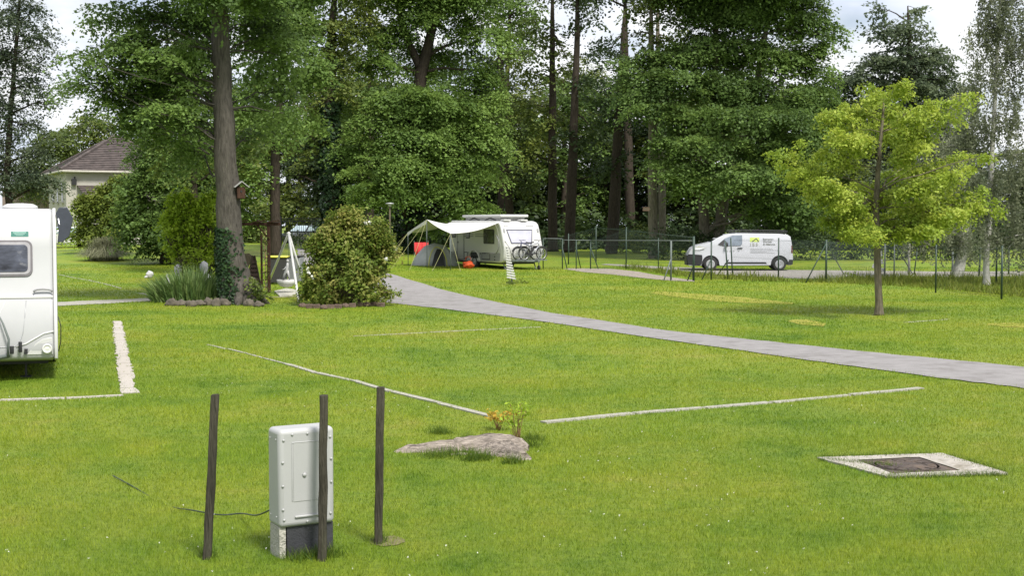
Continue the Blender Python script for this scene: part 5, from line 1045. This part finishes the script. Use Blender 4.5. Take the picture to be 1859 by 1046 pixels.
p = gx(48, 122); PH = thing('house', 'pale pinkish house wall at the far left behind the feathery tree', 'house', p, R(12)); b = MB(); b.prism([(-2, 0), (6, 0), (6, 7), (-2, 7)], -1, 4.6, 'z'); b.build('wall', mat('pink_render', (.24, .19, .175), .9, var=.06), PH)
b = MB(); b.prism([(-2.3, 4.6), (6.3, 4.6), (2, 7)], -.3, 7.3, 'y'); b.build('roof', M_TILE, PH)
# ------------------------------------------------------------------ left hedges and shrubs
def sh(name, lab, px, pyb, bl, lm, seed, Y=None, depth=.8, **kw):
    p = gx(px, Y) if Y else gp(px, pyb); rs = random.Random(seed); bl = list(bl) + [(q[0] + math.cos(a) * q[2] * .95, q[1] - abs(math.sin(a)) * q[3] * .95, q[2] * .28, q[3] * .30) for q in bl if min(q[2], q[3]) > 15 for a in [rs.uniform(-.4, 3.5) for _ in range(4)]]; k = dict(per_m3=1.8, spray_r=.45, leaf=.13, dens=34, inner=.45, up=.5, flat=.25, droop=.15, shag=.4); nsh = kw.pop('shoots', 0); k.update(kw)
    for _ in range(nsh):
        q = rs.choice(bl[:8]); a = rs.uniform(-2.5, -.65); ln = rs.uniform(.75, 1.45)
        for t in (.7, .85, 1.0): w = 5.5 * (1.25 - t) + 3; bl.append((q[0] + math.cos(a) * q[2] * ln * t, q[1] + math.sin(a) * q[3] * ln * t, w, w * 1.1))
    return shrub(name, lab, p, blobs_px(bl, p.y, depth), lm, seed, **k)
L_LIMEO = leaf_mat('yellow_green_leaves', (.075, .11, .018), (.135, .18, .03), (.2, .25, .05), .38)
sh('yellow_green_shrub', 'big yellow green shrub hiding the lower house wall', 185, 450, [(188, 372, 36, 26), (158, 405, 22, 36), (200, 400, 40, 40), (175, 430, 35, 22), (215, 360, 30, 30), (230, 345, 25, 25), (158, 382, 12, 14), (225, 410, 25, 40)], L_LIMEO, 61, Y=82, leaf=.18, spray_r=.5, per_m3=3, dens=44, shoots=12)
sh('lime_hedge', 'low bright yellow green hedge beside the near caravan flap', 132, 445, [(126, 398, 14, 14), (140, 400, 14, 16), (135, 425, 16, 16), (150, 425, 12, 20)], L_LIME, 62, Y=86, leaf=.16)
r = np.random.default_rng(63); pg = gx(190, 76); PT = thing('pampas_grass', 'grey green clump of arching grass before the dark shrub', 'ornamental grass', pg)
n = 3200; base = r.normal(size=(n, 3)) * np.array([.3, .25, 0]); base[:, 2] = 0; a = r.random(n) * 6.283; ln = r.uniform(.1, 1.9, n); V = []
d = np.stack([np.cos(a), np.sin(a), np.zeros(n)], 1); s = np.stack([-np.sin(a), np.cos(a), np.zeros(n)], 1) * .014
h = r.uniform(1.0, 1.75, n) * (1.05 - .28 * ln); seg = []
for t in (0, .3, .6, 1.0): q = base + d * (ln * t ** 1.5)[:, None]; q[:, 2] = h * np.where(ln > .9, 2.5 * t - 2.25 * t * t, 2.2 * t - 1.4 * t * t); seg.append(q)
for k in (0, 1, 2): V.append(np.stack([seg[k] - s * (1 - .25 * k), seg[k] + s * (1 - .25 * k), seg[k + 1] + s * (.75 - .3 * k), seg[k + 1] - s * (.75 - .3 * k)], 1).reshape(-1, 3))
quads_obj('arching_blade', np.concatenate(V), np.tile(r.random(n), 3), L_PAM, PT)
# ------------------------------------------------------------------ garden bed round the main tree
sh('lime_shrub', 'bright lime green shrub left of the ivy grown trunk', 350, 520, [(352, 395, 26, 22), (372, 418, 24, 32), (334, 430, 26, 26), (314, 402, 14, 13), (350, 465, 36, 30), (382, 378, 14, 20), (318, 372, 10, 9), (344, 362, 10, 9), (304, 428, 11, 10), (318, 455, 15, 16), (335, 362, 10, 14), (380, 470, 30, 40), (300, 408, 12, 8), (322, 378, 12, 14)], L_LIME, 64, Y=44, leaf=.11, spray_r=.25, dens=36, per_m3=3.2, shoots=26, stemm=M_WOOD)
IR = thing('iris_clump', 'dense clump of upright sword shaped iris leaves at the bed edge', 'plant', gx(350, 41.3)); r = np.random.default_rng(65); n = 1500
c = np.stack([r.uniform(-1.1, 1.0, n), r.uniform(-.55, .5, n), np.zeros(n)], 1); out_ = c.copy(); out_[:, 2] = 0; a = r.random(n) * 6.283
h = r.uniform(.35, 1.25, n) * (1 - .35 * np.abs(c[:, 0])); dd = out_ * .36 + np.stack([np.cos(a), np.sin(a), np.zeros(n)], 1) * .16; sd = np.stack([np.cos(a + 1.57), np.sin(a + 1.57), np.zeros(n)], 1) * .024; V = []
P1 = c + dd * .45 + np.array([0, 0, 1.]) * (h * .6)[:, None]; P2 = c + dd * 1.3 + np.array([0, 0, 1.]) * h[:, None]
V = np.concatenate([np.stack([c - sd, c + sd, P1 + sd * .9, P1 - sd * .9], 1).reshape(-1, 3), np.stack([P1 - sd * .9, P1 + sd * .9, P2 + sd * .05, P2 - sd * .05], 1).reshape(-1, 3)]); quads_obj('sword_leaf', V, np.tile(r.random(n), 2), L_IRIS, IR)
sh('bed_plant', 'leafy fern like plant sprawling right of the trunk foot', 458, 552, [(455, 530, 18, 18), (472, 540, 15, 14), (446, 546, 14, 9), (462, 548, 18, 8)], L_OLIVE, 66, Y=40.0, leaf=.09, spray_r=.2, dens=30)
sh('ground_cover_plant', 'low leafy plants spilling over the rocks left of the trunk foot', 385, 553, [(395, 546, 18, 9), (370, 550, 12, 6), (412, 549, 12, 9), (340, 551, 9, 4)], L_OLIVE, 74, Y=40.2, leaf=.09, spray_r=.2, dens=26)
sh('yellow_flower_stalk', 'yellowing perennial stalks behind the iris leaves', 345, 520, [(320, 485, 20, 10), (360, 482, 26, 10), (340, 476, 16, 8), (395, 488, 18, 14)], L_OLIVE, 67, Y=42.4, leaf=.07, spray_r=.2, dens=26)
M_ORN = mat('white_stone', (.40, .40, .41), .7, var=.2, scale=9)
def figurine(lab, px, Y, h, kind):
    p = gx(px, Y); t = thing('garden_ornament', lab, 'ornament', p); b = MB()
    if kind == 'ball': b.rock((0, 0, h * .5), (h, h * .9, h), 5, 10, .12); b.rock((-h * .35, -.1, h * .2), (h * .5, h * .4, h * .4), 8, 8, .2)
    else: b.lathe([(h * .16, 0), (h * .2, h * .12), (h * .15, h * .4), (h * .17, h * .6), (h * .08, h * .72), (h * .11, h * .82), (h * .1, h * .94), (.01, h)], n=14); b.tube([(h * .14, 0, h * .58), (h * .26, -h * .05, h * .4), (h * .16, -h * .1, h * .3)], h * .05, 6)
    b.build('figure', M_ORN, t, smooth=True); return t
figurine('round white ornament lying on the open left lawn', 271, 60, .34, 'ball'); figurine('upright white figurine left of the lime shrub', 304, 50, .58, 'fig'); figurine('grey white figurine behind the iris leaves', 323, 42.8, 1.15, 'fig'); figurine('pale figurine in front of the lime shrub beside the trunk', 370, 42.6, 1.25, 'fig')
rk = random.Random(8)
for i, px in enumerate((312, 330, 347, 362, 378, 392, 408, 452, 470)):
    p = gp(px, 556 + rk.uniform(-1, 2)); b = MB(); b.rock((0, 0, .07), (rk.uniform(.22, .42), rk.uniform(.18, .28), rk.uniform(.16, .34)), 20 + i, 9, .22); o = b.build('edging_rock', mat('bed_rock', (.105, .09, .072), .95, var=.45, scale=5, bump=.8, bscale=14), smooth=True); o.location = p
    tag(o, ('rough brown rock in the row along the iris leaves' if px < 420 else ('brown rock right of the trunk foot nearest the trunk' if px < 460 else 'brown rock farthest right of the trunk foot')), 'rock', 'rocks edging the garden bed')
# bird house on the trunk
p = dp(437, 345, 40.15); BH = thing('bird_house', 'wooden bird house with a pale pitched roof hung on the trunk', 'bird house', p, R(20)); M_RW = bark_mat('red_wood', (.062, .034, .024), .35, 9)
b = MB(); b.box((0, 0, -.08), (.24, .24, .34)); b.build('box', M_RW, BH, bevel=.008)
b = MB(); b.box((-.09, 0, .17), (.30, .40, .025), Matrix.Rotation(R(-38), 3, 'Y')); b.box((.115, 0, .17), (.30, .40, .025), Matrix.Rotation(R(38), 3, 'Y')); b.build('roof', mat('pale_roof_wood', (.26, .26, .255), .8, var=.2), BH)
b = MB(); b.lathe([(.03, 0), (.03, .01)], n=12); b.v = [(q[0], -.122 - q[2], -.04 + q[1]) for q in b.v]; b.build('entrance', M_BLACK, BH)
b = MB(); b.box((-.2, .1, -.05), (.2, .06, .06)); b.build('bracket', M_RW, BH)
# pergola
Y = 47; s = Y / F; p = gx(488, Y); PG = thing('pergola', 'brown wooden pergola frame with a ladder trellis behind the trunk', 'pergola', p); ht = 2.38
b = MB(); b.box((0, 0, ht / 2), (.11, .11, ht)); b.build('post', M_RW, PG, bevel=.01)
b = MB(); b.box((-.26, .03, ht / 2 - .15), (.07, .07, ht - .3)); b.build('post', M_RW, PG, bevel=.01)
b = MB(); b.box((-.3, 0, ht + .05), (1.45, .10, .10)); b.build('beam', M_RW, PG, bevel=.01)
for x in (-.85, -.2, .3): b = MB(); b.box((x - .12, 0, ht + .14), (.42, .3, .03), Matrix.Rotation(R(-9), 3, 'Y')); b.build('roof_board', M_RW, PG)
b = MB(); [b.box((-.14, .02, .2 + .26 * k), (.26, .03, .03)) for k in range(8)]; b.box((-.12, .02, ht / 2), (.03, .03, ht - .2)); b.build('ladder_rung', mat('trellis_wood', (.30, .21, .12), .8, var=.3), PG)
b = MB(); b.tube([(0, 0, ht - .45), (-.4, 0, ht)], .03, 6); b.build('brace', M_RW, PG)
sh('climbing_plant', 'thin yellow green climber up the ladder trellis', 479, 512, [(480, 500, 9, 10), (481, 470, 5, 20), (479, 440, 4, 16)], L_OLIVE, 68, Y=46.8, leaf=.07, spray_r=.15, dens=16)
# slatted dark board leaning
p = gx(459, 46.2); LB = thing('slatted_board', 'dark slatted wooden panel leaning in a triangle beside the trunk', 'wood panel', p, R(15)); b = MB(); b.prism([(-.02, 1.32), (.08, 1.32), (.30, 0), (-.30, 0)], .0, .04, 'y'); b.build('panel', M_BARK_D, LB)
for k in range(8): b = MB(); z = .1 + .145 * k; wd = .52 - .40 * z / 1.32; b.box((.0 + .04 * z, -.02, z), (wd, .025, .10)); b.build('slat', bark_mat('dark_slat', (.05, .035, .03), .3, 9), LB)
b = MB(); b.tube([(.31, -.02, 0), (.06, -.02, 1.34)], .03, 6); b.build('rail', M_BARK_D, LB); b = MB(); b.tube([(-.31, -.02, 0), (.0, -.02, 1.34)], .03, 6); b.build('rail', M_BARK_D, LB)
b = MB(); b.add([(-.62, .1, .55), (-.30, .06, .62), (.02, .0, 1.30), (-.12, .1, 1.42), (-.40, .1, 1.38)], [(0, 1, 2, 3, 4)]); o = b.build('grey_board', M_WOOD, LB); o.modifiers.new('t', 'SOLIDIFY').thickness = .03
# tripod with hanging bowl
pA, pB = gp(484, 522), gp(542.5, 550); ap = dp(524, 424, (pA.y + pB.y) / 2 + .2); pC = Vector((ap.x + .45, ap.y + 1.0, 0)); TP = thing('tripod', 'white metal tripod on the lawn carrying a hanging bowl planter', 'tripod', Vector((ap.x, ap.y, 0))); o0 = Vector((ap.x, ap.y, 0))
M_WM = mat('white_metal_tube', (.50, .50, .49), .5, var=.1, scale=12)
for q in (pA, pB, pC): b = MB(); b.tube([q - o0, ap - o0 + (ap - q) * .012], .042, 10); b.build('leg', M_WM, TP, smooth=True)
b = MB(); b.lathe([(.02, -.06), (.07, -.03), (.07, .02), (.02, .05)], (0, 0, ap.z), 12); b.build('top_cap', M_WM, TP, smooth=True)
b = MB(); b.tube([(0, 0, ap.z), (0, 0, ap.z - .88)], .008, 6); b.ring((0, 0, ap.z - .93), .05, .012, 'y', 16, 6); b.build('hanging_hook', M_STEEL, TP, smooth=True)
bw = dp(520, 511, ap.y); PLN = thing('bowl_planter', 'shallow white bowl hanging in the tripod with a small figure', 'planter', (bw.x, bw.y, bw.z - .2)); b = MB(); b.lathe([(.05, 0), (.2, .03), (.30, .12), (.34, .26), (.32, .26), (.27, .14), (.05, .06)], n=28); b.build('bowl', M_WM, PLN, smooth=True)
for a in (.5, 2.6, 4.7): b = MB(); b.tube([(math.cos(a) * .33, math.sin(a) * .33, .26), (0.02, 0, ap.z - .95 - bw.z + .2)], .005, 4); b.build('chain', M_STEEL, PLN)
b = MB(); b.lathe([(.30, .2), (.28, .24), (.05, .26)], n=20); b.build('soil', mat('soil', (.05, .04, .03), 1), PLN)
FG = thing('garden_ornament', 'white standing figure in the hanging bowl of the tripod', 'ornament', (bw.x + .02, bw.y - .02, bw.z + .05)); b = MB(); b.tube([(-.14, 0, 0), (-.07, 0, .22), (.0, 0, .34), (.02, 0, .5), (.03, 0, .6)], [.03, .045, .06, .05, .03], 8); b.tube([(.08, 0, 0), (.05, 0, .2), (.01, 0, .34)], [.03, .04, .05], 8); b.rock((.03, 0, .66), (.09, .09, .12), 3, 8, .05); b.tube([(.0, 0, .5), (-.08, -.03, .38), (-.14, -.05, .36)], .02, 6); b.build('figure', M_ORN, FG, smooth=True)
hc = gp(513, 538); b = MB(); b.tube([Vector((math.cos(a) * .62, math.sin(a) * 1.15, .03)) for a in [R(q) for q in range(170, 400, 8)]], .018, 6); o = b.build('garden_hose', mat('pale_hose', (.24, .23, .14), .6), smooth=True); o.location = hc; tag(o, 'pale hose lying in a loop on the grass below the tripod', 'hose')
b = MB(); q = [gp(*c) for c in ((498, 531), (520, 526), (538, 528), (536, 538), (508, 540))]; m_ = sum(q, Vector()) / 5; b.prism([(c.x - m_.x, c.y - m_.y) for c in q], 0, .05, 'z'); o = b.build('stone_slab', M_BASEC); o.location = m_; tag(o, 'flat grey stone slab inside the hose loop', 'slab')
# bins
def bin_(lab, px, Y, w, h, bm_, lm_, rot):
    p = gx(px, Y); t = thing('wheelie_bin', lab, 'bin', p, rot, 'bins behind the tripod'); b = MB(); d = w * 1.05
    vs = [(sx * w / 2 * k, sy * d / 2 * k, z) for z, k in ((.06, .78), (h, 1.0)) for sx, sy in ((-1, -1), (1, -1), (1, 1), (-1, 1))]; b.add(vs, [(0, 3, 2, 1), (4, 5, 6, 7), (0, 1, 5, 4), (1, 2, 6, 5), (2, 3, 7, 6), (3, 0, 4, 7)]); b.build('tub', bm_, t, bevel=.03)
    b = MB(); b.box((0, -.02, h + .05), (w * 1.06, d * 1.08, .07)); b.build('lid', lm_, t, bevel=.025); b = MB(); b.box((0, d / 2 + .08, h - .02), (w * .9, .05, .05)); b.build('handle', M_BLACK, t, bevel=.01)
    for s_ in (-1, 1): b = MB(); b.tube([(s_ * w * .36 - .03, d * .4, .1), (s_ * w * .36 + .03, d * .4, .1)], .1, 14); b.build('wheel', M_RUB, t)
M_BIN = mat('anthracite_plastic', (.035, .033, .036), .55, var=.1)
bin_('dark wheelie bin with a yellow lid behind the tripod', 505, 54, .80, 1.06, M_BIN, mat('yellow_plastic', (.62, .58, .08), .5), R(4)); bin_('grey wheelie bin with a dark lid behind the bowl', 536, 55, .58, 1.06, mat('light_grey_plastic', (.22, .23, .24), .6, var=.15), M_BIN, R(-8))
# bronze shrub with brick edging
sh('bronze_shrub', 'large rounded shrub with bronze tipped leaves right of the tripod', 632, 556, [(632, 470, 62, 50), (598, 500, 38, 40), (668, 500, 34, 40), (632, 520, 68, 38), (630, 420, 42, 34), (660, 430, 40, 30), (600, 460, 36, 26), (690, 460, 24, 30), (625, 398, 18, 18), (642, 388, 9, 12), (680, 408, 10, 18), (688, 425, 14, 16), (576, 456, 18, 14), (655, 540, 55, 18), (585, 535, 32, 20)], L_RED, 69, Y=39.6, leaf=.10, spray_r=.26, dens=50, inner=.6, per_m3=2.2, shag=.15, shoots=16, stemm=M_WOOD)
r = np.random.default_rng(70); cs_ = np.array([list(dp(px, py, 39.0 + dy)) for px, py, dy in [(664, 405, .4), (671, 404, .3), (717, 447, .6), (718, 453, .6), (561, 497, .1), (560, 490, .2), (566, 502, 0), (612, 398, .6), (700, 470, .2)]]); C = np.repeat(cs_, 8, 0) + r.normal(0, .03, (72, 3))
o = quads_obj('white_rose', leaf_quads(C, unit(r.normal(size=(72, 3)) + np.array([0, -.6, .4])), np.full(72, .075), r, .9), r.random(72), L_FLOWER); o['kind'] = 'stuff'; tag(o, 'scattered white blossoms on the bronze tipped shrub', 'blossoms')
for i, px in enumerate(range(549, 695, 13)):
    p = gp(px, 558.5 + 2.5 * math.sin(i * .5) + (.7 if i % 2 else 0)); b = MB(); b.rock((0, 0, .05), (.24, .16, .17), 40 + i, 7, .06) if i % 3 == 0 else b.box((0, 0, .05), (.205, .12, .15)); o = b.build('edging_brick', mat('edging_brick', (.11, .075, .06), .9, var=.4, scale=8, bump=.5, bscale=25), bevel=.012 if i % 3 else 0); o.location = p; o.rotation_euler = (rk.uniform(-.1, .1), rk.uniform(-.08, .08), rk.uniform(-.2, .2)); tag(o, 'weathered brick in the low curved row under the bronze shrub', 'brick', 'bricks edging the bronze shrub')
# gate with pickets, small bushes
p = gx(510, 98); GT = thing('metal_gate', 'dark metal bar gate glimpsed above the bins', 'gate', p); M_GM = mat('gate_metal', (.03, .032, .035), .45); wG = (597 - 510) * 98 / F
for z in (.35, 1.75, 1.95): b = MB(); b.box((wG / 2, 0, z), (wG, .05, .06)); b.build('rail', M_GM, GT)
for k in range(22): b = MB(); b.box((wG * (k + .5) / 22, 0, 1.0), (.028, .028, 1.9)); b.build('bar', M_GM, GT)
for x in (0, wG): b = MB(); b.box((x, 0, 1.05), (.12, .12, 2.1)); b.build('gate_post', M_GM, GT)
p = gx(535, 93); PF = thing('picket_fence', 'low pale picket fence in front of the metal gate', 'fence', p)
for z in (.25, .7): b = MB(); b.box((.6, 0, z), (2.0, .03, .05)); b.build('rail', M_CONC, PF)
for k in range(10): b = MB(); b.box((-.35 + .2 * k, -.03, .5), (.09, .02, 1.0)); b.build('picket', M_CONC, PF)
sh('dark_bush', 'small dark rounded bush before the picket fence', 536, 448, [(536, 436, 14, 10), (520, 432, 12, 12), (548, 440, 10, 7)], L_DARK, 71, Y=88, leaf=.13)
p = gx(708, 76); LP = thing('garden_lamp', 'slim grey lamp post with a flat cap right of the bronze shrub', 'lamp post', p); b = MB(); b.tube([(0, 0, 0), (0, 0, 3.15)], [.06, .045], 10); b.build('pole', M_WOOD, LP, smooth=True); b = MB(); b.lathe([(.06, 3.12), (.10, 3.2), (.10, 3.26), (.24, 3.28), (.24, 3.33), (.05, 3.36)], n=16); b.build('lamp_head', M_GREY, LP, smooth=True)

# ------------------------------------------------------------------ slatted white ornaments
def slat_tree(lab, p, h, n, w0, w1, lean, rot, two):
    t = thing('slatted_ornament', lab, 'ornament', p, rot); b = MB(); b.tube([(0, 0, -.05), (lean * .25, 0, h * .3), (lean, 0, h)], .03, 8); b.build('stake', M_STEEL, t, smooth=True)
    for k in range(n):
        q = k / (n - 1); z = h * (.18 + .82 * q); wd = w0 + (w1 - w0) * q; x = lean * (z / h); b = MB(); b.box((x, -.04, z), (wd, .03, h * .82 / n * .66), Matrix.Rotation(R(11 if not two else (14 if k % 2 else -14)), 3, 'Y')); b.build('slat', M_WHITE, t, bevel=.006)
    return t
p = gp(930, 517); slat_tree('white tapering slatted ornament leaning before the caravan bicycles', p, 1.52, 13, .38, .10, -.24, R(10), False)
p = gp(1593, 502); slat_tree('white tiered slatted ornament hidden behind the golden tree trunk', p, 1.15, 6, .62, .30, .02, 0, True)
sh('verge_weed', 'small weed tuft at the foot of the leaning slatted ornament', 940, 517, [(945, 513, 12, 4), (927, 515, 8, 3)], L_OLIVE, 72, leaf=.09, spray_r=.2, dens=26)
sh('verge_weed', 'yellow green weed beside the braced post by the track', 1545, 505, [(1545, 497, 9, 8), (1542, 508, 7, 5)], L_LIME, 73, Y=58, leaf=.12, spray_r=.2, dens=26)

# ------------------------------------------------------------------ wire fences
M_NET = mesh_wire_mat('chain_link', (.045, .065, .058), .055, .0028); M_NETG = mesh_wire_mat('grey_chain_link', (.13, .165, .165), .055, .0052)
def fence(label, posts, braces, rails=(), net=None, wires=(), netm=None, group='wire fences round the camping field'):
    """posts: (px, base py, top py, material, radius); braces: (px, py foot, post index, fraction of height)"""
    B = [gp(q[0], q[1]) for q in posts]; o = B[0]; t = thing('wire_fence', label, 'fence', o, 0, group); Hs = []
    for q, p in zip(posts, B):
        h = (q[1] - q[2]) * p.y / F; Hs.append(h); b = MB(); tx = ((q[5] - q[0]) * p.y / F) if len(q) > 5 else 0
        b.tube([p - o + Vector((0, 0, -.1)), p - o + Vector((tx, 0, h))], q[4], 8); b.build('post', q[3], t, smooth=True)
    for px, py, i, fr in braces: f = gp(px, py); b = MB(); b.tube([f - o + Vector((0, 0, -.05)), B[i] - o + Vector((0, 0, Hs[i] * fr))], .026, 6); b.build('brace', posts[i][3], t, smooth=True)
    for i, j, fi, fj, m, r_ in rails: b = MB(); b.tube([B[i] - o + Vector((0, 0, Hs[i] * fi)), B[j] - o + Vector((0, 0, Hs[j] * fj))], r_, 6); b.build('rail', m, t, smooth=True)
    if net:
        for a, c in net:
            vs = []; L0 = (B[c] - B[a]).length; ha, hc = Hs[a] * .97, Hs[c] * .97; P = [B[a] - o, B[c] - o]
            me = bpy.data.meshes.new('netting'); me.from_pydata([tuple(P[0]), tuple(P[1]), tuple(P[1] + Vector((0, 0, hc))), tuple(P[0] + Vector((0, 0, ha)))], [], [(0, 1, 2, 3)]); uv = me.uv_layers.new()
            for k, q in enumerate(((0, 0), (L0, 0), (L0, hc), (0, ha))): uv.data[k].uv = q
            me.materials.append(netm or M_NET); ob = bpy.data.objects.new('netting', me); COL.objects.link(ob); ob.parent = t
            for fr in (.06, .5, .96): b = MB(); b.tube([P[0] + Vector((0, 0, ha * fr)), P[1] + Vector((0, 0, hc * fr))], .006, 4); b.build('wire', M_GREEN, t)
    return t
G, S = M_GREEN, M_STEEL
fence('green wire fence with a grey top rail between caravan and van', [(986, 489, 433, G, .028), (1021, 489, 433.5, G, .03), (1046, 489, 436, G, .028), (1072, 488.7, 436.5, G, .032), (1136.5, 489.5, 414, G, .03), (1195, 491.5, 432, G, .026), (1218, 510, 437, S, .04), (1259, 510.5, 429, G, .05)],
  [(1030, 489, 1, .7), (1054.5, 487, 2, .75), (1087, 489, 3, .75), (1204, 510.5, 6, .55), (1247, 510, 7, .35)], [(0, 1, 1, 1, S, .02), (1, 3, .96, 1, S, .02), (3, 6, 1, 1, S, .02), (6, 7, 1, .9, S, .02)], [(0, 1), (3, 4), (4, 5)])
fence('dark braced fence posts standing in front of the white van', [(1291, 509, 438.5, G, .034), (1322, 507.5, 437, G, .034, 1316), (1330, 500, 432, G, .034, 1326), (1413, 507, 432, G, .032)], [(1273, 509, 0, .55), (1299, 503, 1, .5)], [], [(2, 3)])
fence('tall wire fence with a double braced dark post beyond the track', [(1413.5, 506.5, 432, G, .02), (1499.5, 513, 435, G, .042), (1606, 503, 443, S, .04), (1623, 508, 441, S, .03), (1650, 499, 425, M_CONC, .06)], [(1461.5, 514, 1, .92), (1533, 498, 1, .92), (1658, 498, 3, 1.0)], [], [(0, 1), (1, 2), (2, 4)], netm=M_NETG)
fence('thin dark wire fence along the rough grass at the right edge', [(1659, 499, 450, G, .03, 1665), (1698.5, 532, 444, G, .03), (1818, 544, 446, G, .034), (1990, 566, 445, G, .034)], [], [], [(1, 2), (2, 3)])
fence('far wire fence posts along the track under the birches', [(1729, 501, 451, S, .05), (1777, 502, 449, G, .045, 1779.5), (1808.5, 515, 448, G, .04), (1831, 499, 445, G, .045)], [], [], [])
fence('rear wire fence posts on the shaded grass under the trees', [(1032, 480, 424, G, .034), (1082, 476, 410, G, .036), (1137, 478, 412, G, .03), (1259, 482, 430, G, .036)], [], [(1, 3, .95, .98, G, .012)], [(0, 1), (1, 2), (2, 3)])
# small sign on the trunk
p = dp(1173, 379.5, 83.4); SG = thing('trunk_sign', 'small pinkish board nailed to the knot holed trunk', 'sign', p); b = MB(); b.box((0, 0, 0), (.42, .03, .24)); b.build('board', mat('pink_board', (.42, .27, .22), .8, var=.15), SG); b = MB(); b.box((0, -.018, .0), (.30, .006, .03)); b.box((.18, .03, 0), (.2, .04, .05)); b.build('print', M_CONC, SG)
p = dp(1187, 459, 83.6); b = MB(); b.rock((0, 0, 0), (.2, .12, .26), 3, 8, .15); o = b.build('knot_hole', M_BLACK, smooth=True); o.location = p
kt = [q for q in COL.objects if q.get('label', '').startswith('grey trunk with a knot')][0]; o.parent = kt; o.location = Vector(p) - Vector(kt.location)
